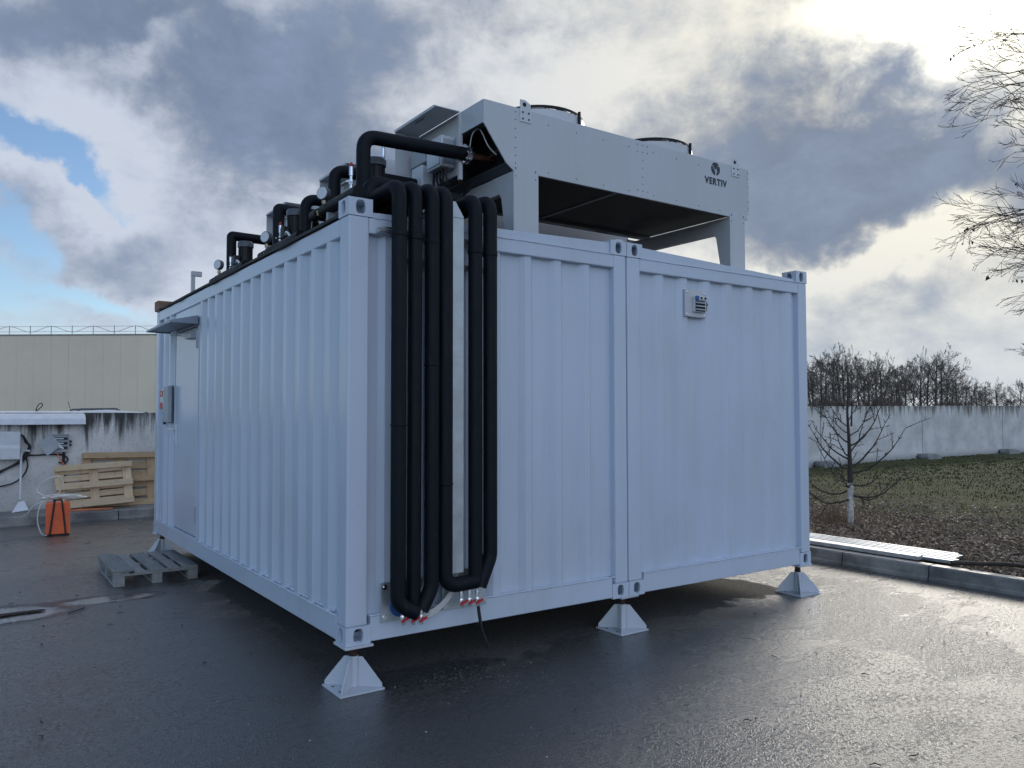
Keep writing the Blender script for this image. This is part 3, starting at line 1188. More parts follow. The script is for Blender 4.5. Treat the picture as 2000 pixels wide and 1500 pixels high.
def make_cooler(full):
    u = thing('dry_cooler', 'x', 'dry cooler', (0, 0, 0), 0, 'row of white dry coolers on the container roof')
    zt = 4.138
    # long front panel with the cut corner and the leg cut-outs left free (legs are their own parts)
    m = MB()
    m.prism([(1.140, 0.150, zt), (1.140, 0.150, 3.958), (1.345, 0.150, 3.688), (1.411, 0.150, 3.640), (4.180, 0.150, 3.640), (4.180, 0.150, 3.725), (4.203, 0.150, 3.73), (4.203, 0.150, zt)], (0, 0.012, 0))
    m.build('front_panel', 'unit_paint', u, bevel=0.003)
    m = MB()
    m.prism([(1.411, 1.548, zt), (1.411, 1.548, 3.70), (4.18, 1.548, 3.70), (4.203, 1.548, 3.73), (4.203, 1.548, zt)], (0, 0.012, 0))
    m.build('back_panel', 'unit_paint', u)
    m = MB()
    m.box(1.138, 4.203, 0.163, 1.547, zt-0.012, zt-0.001)
    m.build('top_panel', 'unit_paint', u)
    m = MB()
    m.box(4.190, 4.202, 0.163, 1.547, 3.73, zt-0.013)
    m.build('end_panel', 'unit_paint', u)
    m = MB()
    m.box(1.136, 1.148, 0.163, 0.475, 3.960, zt-0.013)
    m.build('end_panel', 'unit_paint', u, bevel=0.002)
    m = MB()
    m.box(1.120, 1.150, 0.468, 0.498, 3.60, zt-0.013)
    m.build('end_post', 'unit_paint', u, bevel=0.002)
    m = MB()
    m.box(1.150, 1.162, 0.499, 1.54, 3.66, zt-0.013)
    m.build('equipment_panel', 'unit_paint', u, bevel=0.002)
    # cavity with the coil headers
    m = MB()
    m.box(1.44, 1.46, 0.165, 1.545, 3.66, zt-0.02)
    m.build('coil_end', 'void', u)
    m = MB()
    m.prism([(1.349, 0.166, 3.690), (1.412, 0.166, 3.645), (1.42, 0.166, 3.655), (1.357, 0.166, 3.70)], (0, 1.38, 0))
    m.box(1.42, 4.17, 0.166, 0.19, 3.645, 3.67)
    m.build('coil_frame', 'dark_paint', u)
    # underside: coil sheets between cross bars
    xs_ = [1.47, 2.67, 4.17]
    for a, b in zip(xs_[:-1], xs_[1:]):
        m = MB()
        m.box(a+0.012, b-0.012, 0.20, 1.52, 3.722, 3.75)
        m.build('coil_sheet', 'coil', u)
    m = MB()
    m.box(2.655, 2.685, 0.192, 1.54, 3.712, 3.75)
    m.build('cross_bar', 'plastic_grey', u)
    m = MB()
    m.box(1.42, 4.17, 1.46, 1.547, 3.695, 3.76)
    m.build('rear_beam', 'dark_paint', u)
    # end frames: two flanged legs and a gusseted beam between them
    for k, (xa, xb, fx) in enumerate(((1.411, 1.648, 1.411), (3.917, 4.131, 3.917))):
        for y0, sgn in ((0.147, 1), (1.563, -1)):
            m = MB()
            m.box(xa, xb, min(y0, y0+sgn*0.004), max(y0, y0+sgn*0.004), 3.06, 3.68)
            m.prism([(fx, y0+sgn*0.005, 3.06), (fx, y0+sgn*0.10, 3.06), (fx, y0+sgn*0.17, 3.46), (fx, y0+sgn*0.30, 3.638), (fx, y0+sgn*0.005, 3.638)], (0.004, 0, 0))
            m.build('leg', 'unit_paint', u)
        m = MB()
        m.prism([(fx+0.005, 0.30, 3.50), (fx+0.005, 1.41, 3.50), (fx+0.005, 1.52, 3.638), (fx+0.005, 0.19, 3.638)], (0.004, 0, 0))
        m.box(fx+0.010, fx+0.06, 0.30, 1.41, 3.498, 3.502)
        m.build('end_beam', 'unit_paint', u)
    # fans
    for cx in (2.16, 3.55):
        cy = 0.85
        m = MB()
        n = 48
        prof = [(0.47, 0.0), (0.45, 0.02), (0.432, 0.06), (0.424, 0.14), (0.426, 0.208), (0.412, 0.208), (0.40, 0.06), (0.40, 0.0)]
        for i, (r, z) in enumerate(prof):
            for q in range(n):
                a = 2*math.pi*q/n
                m.v.append((cx+r*math.cos(a), cy+r*math.sin(a), zt+z))
        for i in range(len(prof)-1):
            for q in range(n):
                q2 = (q+1) % n
                m.f.append((i*n+q, i*n+q2, (i+1)*n+q2, (i+1)*n+q))
        fan = m.build('fan_ring', 'unit_paint', u, smooth=50)
        m = MB()
        for r, z in ((0.415, 0.226), (0.41, 0.240), (0.395, 0.249), (0.37, 0.255), (0.33, 0.258), (0.28, 0.265), (0.23, 0.27), (0.18, 0.273), (0.13, 0.275)):
            m.tube([(cx+r*math.cos(a_*math.pi/20), cy+r*math.sin(a_*math.pi/20), zt+z) for a_ in range(41)], 0.0055, 5, cap=False)
        for q in range(16):
            a = 2*math.pi*q/16
            m.tube([(cx+r*math.cos(a), cy+r*math.sin(a), zt+z) for r, z in ((0.418, 0.210), (0.414, 0.232), (0.37, 0.256), (0.28, 0.268), (0.12, 0.277))], 0.005, 5)
        for q in range(4):
            a = 2*math.pi*q/4+0.35
            m.bar((cx+0.438*math.cos(a), cy+0.438*math.sin(a), zt+0.13), (cx+0.438*math.cos(a), cy+0.438*math.sin(a), zt+0.245), 0.024, 0.016)
        m.build('fan_guard', 'rubber', fan, smooth=60)
        m = MB()
        m.lathe((cx, cy, zt+0.05), (0, 0, 1), [(0, .11), (0.15, .11), (0.16, .09)], 20)
        for q in range(7):
            a = 2*math.pi*q/7
            d = Vector((math.cos(a), math.sin(a), 0))
            nn = Vector((-d.y, d.x, 0))
            c0 = Vector((cx, cy, zt+0.10))
            m.prism([c0+d*.1-nn*.05-Vector((0, 0, .03)), c0+d*.37-nn*.08-Vector((0, 0, .02)), c0+d*.37+nn*.08+Vector((0, 0, .03)), c0+d*.1+nn*.05+Vector((0, 0, .03))], (0, 0, 0.005))
        m.build('fan_rotor', 'rubber', fan)
    # lifting lugs
    for cx in (1.525, 4.005):
        m = MB()
        cz = 4.11
        w = 0.054
        q = [(cx-w, cz-0.075), (cx+w, cz-0.075), (cx+w, cz+0.02), (cx+w*0.85, cz+0.075), (cx-w*0.1, cz+0.10), (cx-w, cz+0.098)]
        m.prism([(x, 0.143, z) for x, z in q], (0, 0.006, 0))
        lug = m.build('lifting_lug', 'plastic_white', u, bevel=0.002)
        m = MB()
        m.lathe((cx-w*.25, 0.1425, cz+0.062), (0, -1, 0), [(0, .017), (0.0012, .017)], 16)
        m.build('lug_hole', 'void', lug)
        for dx in (-0.028, 0.028):
            for dz in (-0.05, 0.0):
                m = MB()
                m.lathe((cx+dx, 0.1425, cz+dz), (0, -1, 0), [(0, .009), (0.006, .007)], 8)
                m.build('bolt', 'dark_paint', lug)
    # rows of sheet screws
    m = MB()
    def dot(x, z, y=0.1495): m.lathe((x, y, z), (0, -1, 0), [(0, .0055), (0.003, .004)], 6)
    for z in (3.70, 3.76, 3.82, 3.90, 3.97, 4.04, 4.10):
        dot(2.78, z)
        dot(1.43, z)
        dot(4.19, z)
        if z in (3.70, 4.10, 4.04):
            dot(2.72, z)
            dot(2.84, z)
    for k in range(9):
        dot(1.75+k*0.29, 4.06)
        dot(1.75+k*0.29, 3.68)
    for cx in (1.43, 1.62, 3.94, 4.11):
        for z in (3.655, 3.60, 3.665):
            dot(cx, z, 0.1465)
    m.build('panel_screws', 'dark_paint', u)
    # rain hood over the switch box
    m = MB()
    m.box(0.905, 1.135, 0.485, 1.155, 4.140, 4.146)
    m.box(0.900, 0.9045, 0.485, 1.155, 4.125, 4.146)
    m.box(0.96, 0.975, 0.75, 0.90, 4.128, 4.139)
    m.box(0.905, 1.135, 1.149, 1.154, 3.42, 4.139)
    m.build('rain_hood', 'unit_paint', u)
    # switch boxes and cables under the hood
    m = MB()
    m.box(1.02, 1.149, 0.58, 0.82, 3.72, 3.97)
    bx = m.build('switch_box', 'plastic_white', u, bevel=0.012)
    m = MB()
    m.box(1.012, 1.019, 0.60, 0.80, 3.74, 3.95)
    m.build('box_lid', 'plastic_white', bx, bevel=0.003)
    m = MB()
    m.box(1.04, 1.14, 0.575, 0.579, 3.75, 3.94)
    m.build('side_latch', 'plastic_grey', bx)
    m = MB()
    m.box(1.00, 1.149, 0.86, 1.04, 3.60, 3.80)
    m.build('switch_box', 'plastic_white', u, bevel=0.012)
    m = MB()
    m.box(1.02, 1.149, 0.84, 1.10, 3.82, 3.95)
    m.build('sensor_box', 'plastic_grey', u, bevel=0.01)
    m = MB()
    rnd = random.Random(5)
    for k in range(9):
        y0 = 0.60+k*0.05
        m.tube(spline([(1.08, y0, 3.72 if y0 < .84 else 3.60), (1.07, y0-0.01, 3.66 if y0 < .84 else 3.55), (1.08+rnd.uniform(-.05, .05), y0+rnd.uniform(-.1, .1), 3.52+rnd.uniform(-.04, .06)), (1.12, 0.95+rnd.uniform(-.2, .2), 3.50), (1.16, 1.1, 3.45)]), 0.010, 6)
    for k in range(3):
        m.tube(spline([(1.10, 1.0+k*.04, 3.6), (1.04, 1.05+k*.03, 3.5), (1.05, 1.09+k*.012, 3.75), (1.12, 1.11+k*.01, 3.95)]), 0.011, 6)
    m.tube(spline([(1.16, 0.3, 3.55), (1.14, 0.4, 3.48), (1.12, 0.6, 3.46), (1.10, 0.8, 3.5)]), 0.010, 6)
    m.build('cable_bundle', 'rubber', u, smooth=60)
    m = MB()
    m.tube(spline([(1.18, 0.42, 3.80), (1.17, 0.36, 3.93), (1.20, 0.30, 3.96), (1.24, 0.24, 3.82), (1.30, 0.22, 3.76)]), 0.005, 6)
    m.build('sensor_wire', 'cable_white', u, smooth=60)
    # coil header: flange, copper stub and drain cock
    m = MB()
    m.lathe((1.145, 0.45, 3.80), (1, 0, 0), [(0, .075), (0.018, .075), (0.0181, .06), (0.026, .06), (0.0261, .075), (0.044, .075), (0.045, .04), (0.06, .04)], 24)
    for q in range(8):
        a = 2*math.pi*q/8
        m.lathe((1.135, 0.45+0.062*math.cos(a), 3.80+0.062*math.sin(a)), (1, 0, 0), [(0, .009), (0.065, .009)], 6)
    m.build('pipe_flange', 'chrome', u, smooth=40)
    m = MB()
    m.tube([(1.20, 0.45, 3.80), (1.43, 0.45, 3.80)], 0.024, 12)
    m.tube(rounded([(1.38, 0.45, 3.80), (1.38, 0.30, 3.84), (1.38, 0.22, 3.80)], 0.05), 0.012, 8)
    m.build('copper_header', 'copper', u, smooth=50)
    for yq, za, zb, rq in ((0.9, 3.70, 4.05, 0.024), (0.25, 3.76, 3.98, 0.018)):
        m = MB()
        m.tube([(1.40, yq, za), (1.40, yq, zb)], rq, 12)
        m.build('copper_riser', 'copper', u, smooth=50)
    m = MB()
    m.lathe((1.38, 0.215, 3.76), (0, 0, 1), [(0, .012), (0.03, .018), (0.06, .012)], 10)
    m.build('drain_cock', 'brass', u, smooth=50)
    return u


cool1 = make_cooler(True)
cool2 = copy_tree(cool1)
cool3 = copy_tree(cool1)
cool2.location = (0, 1.69, 0)
cool3.location = (0, 3.38, 0)
cool1['label'] = 'nearest white dry cooler, with the dark logo and two fans on top'
cool2['label'] = 'second white dry cooler, its hood just behind the tall black pipe'
cool3['label'] = 'farthest white dry cooler, its hood peeking over the left roof edge'


# logo on the near unit (flat print)
def text_mesh(s, size, offset):
    cu = bpy.data.curves.new('lettering', 'FONT')
    cu.body = s
    cu.size = size
    cu.offset = offset
    cu.extrude = 0.0006
    cu.space_character = 1.16
    cu.align_x = 'CENTER'
    o = bpy.data.objects.new('tmp', cu)
    COL.objects.link(o)
    dg = bpy.context.evaluated_depsgraph_get()
    me = bpy.data.meshes.new_from_object(o.evaluated_get(dg))
    bpy.data.objects.remove(o)
    return me


me = text_mesh('VERTIV', 0.084, 0.0035)
me.materials.clear()
me.materials.append(MT['logo'])
o = obj('lettering', me, cool1)
o.rotation_euler = (R_(90), 0, 0)
o.location = (3.726, 0.1478, 3.912)
o.scale = (1.0, 1.0, 1.0)
emb = MB()
ccx, ccz, cr = 3.724, 4.062, 0.061
n = 40


def arc(a0, a1, k=14):
    return [(ccx+cr*math.cos(R_(a0+(a1-a0)*i/k)), ccz+cr*math.sin(R_(a0+(a1-a0)*i/k))) for i in range(k+1)]


# disc with a pale V cut through it: left piece, right piece, top piece
vb_ = (ccx, ccz-0.022)
parts_ = [
    arc(160, 262)+[(ccx-0.004, ccz-0.030), (ccx-0.036, ccz+0.018)],
    arc(-82, 34)+[(ccx+0.026, ccz+0.022), (ccx+0.012, ccz-0.004), (ccx+0.022, ccz-0.020)],
    [(ccx+0.036, ccz+0.036)]+arc(46, 150)+[(ccx-0.030, ccz+0.024), (ccx-0.004, ccz-0.010), (ccx+0.004, ccz-0.002)],
]
for q in parts_:
    emb.prism([(x, 0.1478, z) for x, z in q], (0, 0.0008, 0))
emb.build('logo_emblem', 'logo', cool1)

# ------------------------------------------------------------------ insulated pipes down the container end
PR = 0.0505
pz = -0.115
GP = 'black insulated pipes down the container end'


def pipe(label, pts, r, bands, rad=PR, end=None, name='insulated_pipe', group=GP, nseg=20):
    pth = rounded(pts, r, 8)
    t_ = thing(name, label, 'pipe', tuple(pts[-1]), 0, group)
    off = Vector(pts[-1])
    m = MB()
    m.tube([p-off for p in pth], rad, nseg)
    m.build('insulation', 'insulation', t_, smooth=50, bevel=0.0)
    for c_, ax, w in bands:
        m = MB()
        m.lathe(Vector(c_)-Vector(ax)*w/2-off, ax, [(0, rad+.0006), (0.005, rad+.0032), (w-.005, rad+.0032), (w, rad+.0006)], nseg)
        m.build('joint_sleeve', 'insulation', t_, smooth=50)
    return t_


Zv = (0, 0, 1)
pipe('leftmost black pipe on the container end, its foot bending right', [(0.308, 1.05, 3.270), (0.308, pz, 3.283), (0.308, pz, 0.545), (0.435, pz-0.03, 0.475)], [0.10, 0.09], [((0.308, pz, 2.955), Zv, 0.04), ((0.308, pz, 1.7), Zv, 0.02)])
pipe('second black pipe from the left, straight down to the valves', [(0.427, 1.0, 3.28), (0.427, pz, 3.295), (0.432, pz+0.02, 0.47)], [0.10], [((0.427, pz, 2.945), Zv, 0.035)], rad=0.0475)
pipe('third black pipe from the left, its foot curving back left', [(0.556, 1.0, 3.285), (0.556, pz, 3.297), (0.556, pz, 0.62), (0.470, pz-0.015, 0.487)], [0.10, 0.16], [((0.556, pz, 2.93), Zv, 0.035), ((0.556, pz, 2.1), Zv, 0.02)])
pipe('fourth black pipe, just left of the metal duct, foot running right', [(0.660, 1.0, 3.285), (0.660, pz, 3.297), (0.660, pz, 0.612), (0.90, pz-0.02, 0.626)], [0.10, 0.09], [((0.66, pz, 1.3), Zv, 0.02)])
pipe('fifth black pipe, first one right of the metal duct', [(0.898, 1.0, 3.26), (0.898, pz, 3.275), (0.900, pz, 0.60)], [0.10], [((0.898, pz, 2.905), Zv, 0.035)])
pipe('rightmost black pipe on the container end, foot curving left', [(1.022, 1.0, 3.268), (1.022, pz, 3.283), (1.022, pz, 0.78), (0.925, pz-0.012, 0.585)], [0.10, 0.16], [((1.022, pz, 2.90), Zv, 0.035)])

duct = thing('cable_duct', 'upright galvanised metal duct with a slanted top between the black pipes', 'duct', (0.76, 0, 0.69))
m = MB()
m.box(-0.046, 0.046, -0.115, 0.02, 0, 2.435)
m.build('duct_channel', 'galv', duct, bevel=0.003)
m = MB()
m.prism([(-0.046, -0.115, 2.437), (0.046, -0.115, 2.437), (0.040, -0.115, 2.45), (-0.022, -0.115, 2.545), (-0.046, -0.115, 2.545)], (0, 0.003, 0))
m.prism([(0.046, -0.1115, 2.437), (0.040, -0.1115, 2.45), (-0.022, -0.1115, 2.545), (-0.022, -0.1115, 2.541), (0.036, -0.1115, 2.45), (0.042, -0.1115, 2.437)], (0, 0.13, 0))
m.build('duct_cap', 'galv', duct)
m = MB()
m.box(-0.0475, -0.0465, -0.112, 0.015, 0.05, 2.40)
m.build('duct_side', 'galv', duct)

# pipe clamps rail behind the pipes
for z, l in ((2.985, 'upper'), (2.80, 'lower')):
    t_ = thing('mounting_rail', 'upper galvanised rail behind the pipe tops' if l == 'upper' else 'lower galvanised rail behind the pipe tops', 'rail', (0.2, -0.02, z))
    m = MB()
    m.box(0.0 if l == 'upper' else 0.1, 0.9, -0.012, 0.018, -0.020, 0.020)
    m.build('rail', 'galv_bright', t_, bevel=0.002)
    if l == 'upper':
        m = MB()
        m.tube([(0.0, -0.05, 0.012), (0.09, -0.05, 0.012)], 0.006, 8)
        m.tube([(-0.012, -0.035, -0.006), (0.09, -0.04, -0.004)], 0.006, 8)
        m.lathe((-0.016, -0.035, -0.006), (1, 0, 0), [(0, .013), (0.012, .013)], 6)
        m.build('threaded_bolt', 'chrome', t_)

# mounting plates and valves
def wallplate(label, x0, x1, z0, z1, holes):
    t_ = thing('mounting_plate', label, 'metal plate', (x0, -0.006, z0))
    m = MB()
    m.box(0, x1-x0, -0.006, 0.008, 0, z1-z0)
    m.build('plate', 'galv', t_, bevel=0.002)
    for x, z in holes:
        m = MB()
        m.lathe((x-x0, -0.0065, z-z0), (0, -1, 0), [(0, .017), (0.003, .017), (0.0031, .010), (0.012, .009)], 12)
        m.build('bolt', 'chrome', t_, smooth=40)
    return t_


pl1 = wallplate('galvanised plate at the foot of the left three pipes', 0.237, 0.63, 0.412, 0.667, [(0.262, 0.64), (0.262, 0.445), (0.372, 0.64), (0.49, 0.645)])
m = MB()
m.lathe((0.375-.237, -0.007, 0.51-.412), (0, -1, 0), [(0, .075), (0.01, .075), (0.0101, .05)], 20)
m.build('pipe_seal', 'blue', pl1, smooth=40)
pl2 = wallplate('galvanised plate at the foot of the right three pipes', 0.70, 1.052, 0.425, 0.69, [(0.72, 0.45), (1.035, 0.455), (1.03, 0.66), (0.80, 0.665)])


def valve(label, x, y, z):
    t_ = thing('drain_valve', label, 'valve', (x, y, z), 0, 'red-handled drain valves under the pipes')
    m = MB()
    m.lathe((0, 0, 0.04), (0, 0, 1), [(0, .014), (0.02, .014), (0.0201, .019), (0.04, .019), (0.0401, .013), (0.085, .013)], 12)
    m.lathe((0, 0, -0.022), (0, 0, 1), [(0, .013), (0.02, .017), (0.05, .019), (0.062, .016)], 12)
    m.build('body', 'chrome', t_, smooth=40)
    m = MB()
    m.lathe((0, -0.016, 0.014), (0, -1, 0), [(0, .009), (0.012, .009)], 10)
    m.bar((-0.026, -0.031, 0.004), (0.03, -0.031, 0.026), 0.007, 0.017)
    m.build('handle', 'red', t_, bevel=0.002)
    return t_


valve('red-handled valve under the left pipes, leftmost of its three', 0.352, -0.10, 0.425)
valve('red-handled valve under the left pipes, middle of its three', 0.418, -0.115, 0.42)
valve('red-handled valve under the left pipes, rightmost of its three', 0.474, -0.12, 0.415)
valve('red-handled valve under the right pipes, leftmost of its three', 0.794, -0.10, 0.475)
valve('red-handled valve under the right pipes, middle of its three', 0.858, -0.105, 0.472)
valve('red-handled valve above the dangling hose, rightmost of its three', 0.918, -0.11, 0.47)
m = MB()
m.tube(spline([(0.0, 0, 0.0), (0.004, -0.004, -0.05), (0.02, -0.012, -0.15), (0.045, -0.02, -0.225), (0.07, -0.024, -0.285)]), [0.012]*12+[0.009]*13, 8)
o = m.build('drain_hose', 'rubber', smooth=50)
o.location = (0.925, -0.113, 0.445)
tag(o, 'thin dark hose dangling from the rightmost drain valve', 'hose')
cbl = MB()
for k in range(4):
    cbl.tube(spline([(0.0, 0.0+k*.004, 0.0-k*.012), (0.10, -0.02, -0.012-k*.012), (0.20, -0.01, 0.03-k*.010), (0.27, 0.0, 0.09-k*.012), (0.33, 0.03, 0.12)]), 0.0085, 8)
o = cbl.build('cable_bundle', 'cable_white', smooth=50)
o.location = (0.47, -0.045, 0.465)
tag(o, 'white cables swinging between the two pipe-foot plates', 'cables')
cbl = MB()
for k in range(5):
    cbl.tube(spline([(k*.014, 0, 0.10), (k*.014, -0.004, 0.03), (k*.014+.005, 0.01, -0.01)]), 0.006, 6)
o = cbl.build('cable_bundle', 'cable_white', smooth=50)
o.location = (0.735, -0.05, 0.66)
tag(o, 'short white cable ends poking out below the metal duct', 'cables')

# ------------------------------------------------------------------ pipework on the roof edge
GR = 'pipes on the container roof'
pipe('tall black pipe arching from the roof to the nearest cooler', [(1.14, 0.45, 3.800), (0.304, 0.45, 3.772), (0.304, 0.45, 3.05)], [0.11], [], rad=0.052, name='roof_pipe', group=GR)
pipe('low black pipe arching behind the tops of the first pipes', [(1.15, 0.32, 3.375), (0.285, 0.32, 3.405), (0.285, 0.32, 3.05)], [0.10], [], rad=0.052, name='roof_pipe', group=GR)
pipe('black pipe elbow rising beside the first pressure gauge', [(1.10, 1.60, 3.575), (0.30, 1.60, 3.575), (0.30, 1.60, 3.05)], [0.10], [], rad=0.046, name='roof_pipe', group=GR)
pipe('black pipe with sharp corner beside the middle pump', [(1.14, 2.28, 3.625), (0.30, 2.28, 3.635), (0.30, 2.28, 3.05)], [0.02], [], rad=0.050, name='roof_pipe', group=GR)
pipe('farthest black roof pipe with sharp corner, against the sky', [(1.14, 3.79, 3.66), (0.30, 3.79, 3.67), (0.30, 3.79, 3.05)], [0.02], [], rad=0.050, name='roof_pipe', group=GR)
pipe('black pipe behind the tall arch near the first cooler hood', [(1.14, 0.98, 3.66), (0.30, 0.98, 3.66), (0.30, 0.98, 3.05)], [0.10], [], rad=0.048, name='roof_pipe', group=GR)
for (lab, y0, y1, z) in (('nearest black manifold along the roof edge, behind the corner casting', 0.13, 0.96, 3.265), ('middle black manifold along the roof edge', 1.22, 2.21, 3.165), ('farthest black manifold along the roof edge', 2.68, 3.86, 3.165)):
    t_ = thing('roof_manifold', lab, 'pipe', (0.13, y1, z), 0, 'manifolds along the roof edge')
    m = MB()
    m.tube([(0, 0, 0), (0, -0.12, 0)], 0.040, 16)
    m.build('end_cap', 'insulation', t_, smooth=50)
    m = MB()
    m.tube([(0, -0.121, 0), (0, -0.2, 0)], 0.024, 14)
    m.lathe((0, -0.135, 0), (0, -1, 0), [(0, .035), (0.03, .035)], 6)
    m.build('coupling', 'brass', t_, smooth=40)
    m = MB()
    m.tube([(0, -0.2, 0), (0, -(y1-y0), 0.004)], 0.044, 16)
    m.build('insulation', 'insulation', t_, smooth=50)
    m = MB()
    m.box(-0.03, 0.03, -0.36, -0.33, 3.05-z, -0.044)
    m.build('bracket', 'plastic_grey', t_)


def gauge(label, x, y, z, zb):
    t_ = thing('pressure_gauge', label, 'gauge', (x, y, z), 0, 'pressure gauges on the roof pipes')
    ax = Vector((-0.86, -0.5, 0.05)).normalized()
    m = MB()
    m.lathe(-ax*0.018, ax, [(0, .050), (0.036, .052), (0.042, .050)], 24)
    m.build('case', 'dark_paint', t_, smooth=40)
    m = MB()
    m.lathe(ax*0.0245, ax, [(0, .045), (0.002, .045)], 24)
    m.build('dial', 'dial', t_, smooth=40)
    m = MB()
    m.lathe((0, 0, zb-z), (0, 0, 1), [(0, .011), (z-zb-.05, .011)], 10)
    m.lathe((0, 0, zb-z+.02), (0, 0, 1), [(0, .017), (.025, .017)], 6)
    m.build('stem', 'brass', t_, smooth=40)


gauge('round white gauge nearest the container corner', 0.12, 0.727, 3.385, 3.29)
gauge('round white gauge at the end of the middle roof pipe', 0.12, 2.042, 3.305, 3.20)
gauge('small round gauge farthest along the roof edge', 0.12, 3.577, 3.305, 3.20)


def pump(label, x, y, zt):
    t_ = thing('circulation_pump', label, 'pump', (x, y, 3.05), 0, 'black pumps on the container roof')
    h = zt-3.05
    m = MB()
    m.lathe((0, 0, 0.0), (0, 0, 1), [(0, .085), (0.08, .085), (0.10, .07)], 20)
    m.build('volute', 'rubber', t_, smooth=40)
    m = MB()
    m.lathe((0, 0, 0.10), (0, 0, 1), [(0, .062), (h-.16, .062)], 20)
    for q in range(16):
        a = 2*math.pi*q/16
        m.bar((0.064*math.cos(a), 0.064*math.sin(a), 0.11), (0.064*math.cos(a), 0.064*math.sin(a), h-.07), 0.004, 0.012, (math.cos(a), math.sin(a), 0))
    m.build('motor', 'rubber', t_, smooth=40)
    m = MB()
    m.lathe((0, 0, h-.062), (0, 0, 1), [(0, .078), (0.045, .078), (0.058, .068), (0.062, .04)], 24)
    m.build('motor_cap', 'dark_paint', t_, smooth=40)
    m = MB()
    m.box(-0.12, -0.066, -0.045, 0.045, h*0.45, h*0.45+0.10)
    m.build('terminal_box', 'rubber', t_, bevel=0.006)
    m = MB()
    m.tube(spline([(-0.10, -0.046, h*.5), (-0.11, -0.09, h*.53), (-0.10, -0.14, h*.45), (-0.08, -0.17, h*.25), (-0.06, -0.18, 0.05)]), 0.011, 8)
    m.build('conduit', 'plastic_white', t_, smooth=50)


pump('black pump with flat cap beside the tall arched pipe', 0.50, 0.66, 3.70)
pump('black pump motor in the middle of the roof edge', 0.30, 1.83, 3.53)
pump('farthest black pump motor, alone against the sky', 0.30, 3.28, 3.515)


def vent(label, x, y, z0, z1, cap):
    t_ = thing('air_vent', label, 'air vent valve', (x, y, z0), 0, 'air vents on the roof pipes')
    h = z1-z0
    m = MB()
    m.lathe((0, 0, 0), (0, 0, 1), [(0, .012), (h*.3, .012), (h*.31, .016), (h*.45, .016), (h*.46, .010), (h*.55, .010), (h*.56, .015), (h*.8, .015), (h*.82, .010)], 12)
    m.build('body', 'chrome', t_, smooth=40)
    m = MB()
    m.lathe((0, 0, h*.82), (0, 0, 1), [(0, .012), (h*.07, .011), (h*.10, .006)], 12)
    m.build('cap', cap, t_, smooth=40)
    m = MB()
    m.bar((0.0, -0.02, h*.38), (-0.05, -0.03, h*.36), 0.008, 0.012)
    m.build('lever', 'chrome', t_)


vent('red-capped air vent beside the tall arched pipe', 0.19, 0.40, 3.30, 3.565, 'red')
vent('slim pale air vent above the pump by the first cooler hood', 0.60, 0.74, 3.60, 3.87, 'chrome')
vent('red-capped air vent beside the middle pump', 0.20, 1.92, 3.18, 3.45, 'red')
vent('dark air vent beside the farthest pump', 0.20, 3.44, 3.18, 3.42, 'rubber')
vent('thin pale air vent sticking up behind the middle roof pipe', 0.70, 3.15, 3.45, 3.72, 'brass')

# ------------------------------------------------------------------ pallets


def pallet(name, label, mat, LX, WY, deck_along_x=True, seed=0, broken=False, ndeck=5):
    """pallet flat on its feet, centred; boards each a part"""
    rnd = random.Random(seed)
    P_ = thing(name, label, 'pallet')
    meshes = {}

    def brd(nm, x0, x1, y0, y1, z0, z1, rz=0.0):
        # own axis along X so the grain runs lengthwise
        lx, ly = x1-x0, y1-y0
        rot = ly > lx
        if rot:
            lx, ly = ly, lx
        key = (round(lx, 3), round(ly, 3), round(z1-z0, 3))
        if key not in meshes:
            m = MB()
            m.box(-lx/2, lx/2, -ly/2, ly/2, 0, z1-z0)
            o = m.build(nm, mat, P_, bevel=0.004)
            meshes[key] = o.data
        else:
            o = obj(nm, meshes[key], P_)
            b = o.modifiers.new('bevel', 'BEVEL')
            b.width = 0.004
            b.segments = 2
        o.name = nm
        o.location = ((x0+x1)/2, (y0+y1)/2, z0)
        o.rotation_euler = (0, 0, (math.pi/2 if rot else 0)+rz+rnd.uniform(-.006, .006))
        return o
    hx, hy = LX/2, WY/2
    for sy in (-hy+0.05, 0.0, hy-0.05):
        brd('bottom_board', -hx, hx, sy-0.05, sy+0.05, 0.0, 0.022)
        for sx in (-hx+0.072, 0, hx-0.072):
            brd('block', sx-0.07, sx+0.07, sy-0.049, sy+0.049, 0.0225, 0.10)
    for sx in (-hx+0.072, 0, hx-0.072):
        brd('cross_board', sx-0.07, sx+0.07, -hy, hy, 0.1005, 0.122)
    ws = [0.145, 0.10, 0.145, 0.10, 0.145] if ndeck == 5 else [0.125]*ndeck
    gap = (WY-sum(ws))/(ndeck-1)
    y = -hy
    for i, w in enumerate(ws):
        brd('deck_board', -hx, hx, y, y+w, 0.1225, 0.1445, rnd.uniform(-.008, .008))
        y += w+gap
    return P_


# grey weathered pallet under the container edge (boards run along Y)
pg = pallet('pallet', 'weathered grey wooden pallet lying flat at the container door', 'wood_grey', 1.18, 0.82, seed=3)
pg.location = (-0.29, 4.86, 0.0)
pg.rotation_euler = (0, 0, R_(90))
bb = MB()
bb.prism([(-0.6, -0.09, 0), (0.54, -0.10, 0), (0.58, -0.02, 0), (0.55, 0.06, 0), (-0.55, 0.11, 0), (-0.61, 0.03, 0)], (0, 0, 0.022))
o = bb.build('loose_board', 'wood_grey', pg, bevel=0.004)
o.location = (0.0, 0.335, 0.147)
o.rotation_euler = (0, 0, R_(2))
# pallets leaning on the wall: front faces (their undersides) look at the camera


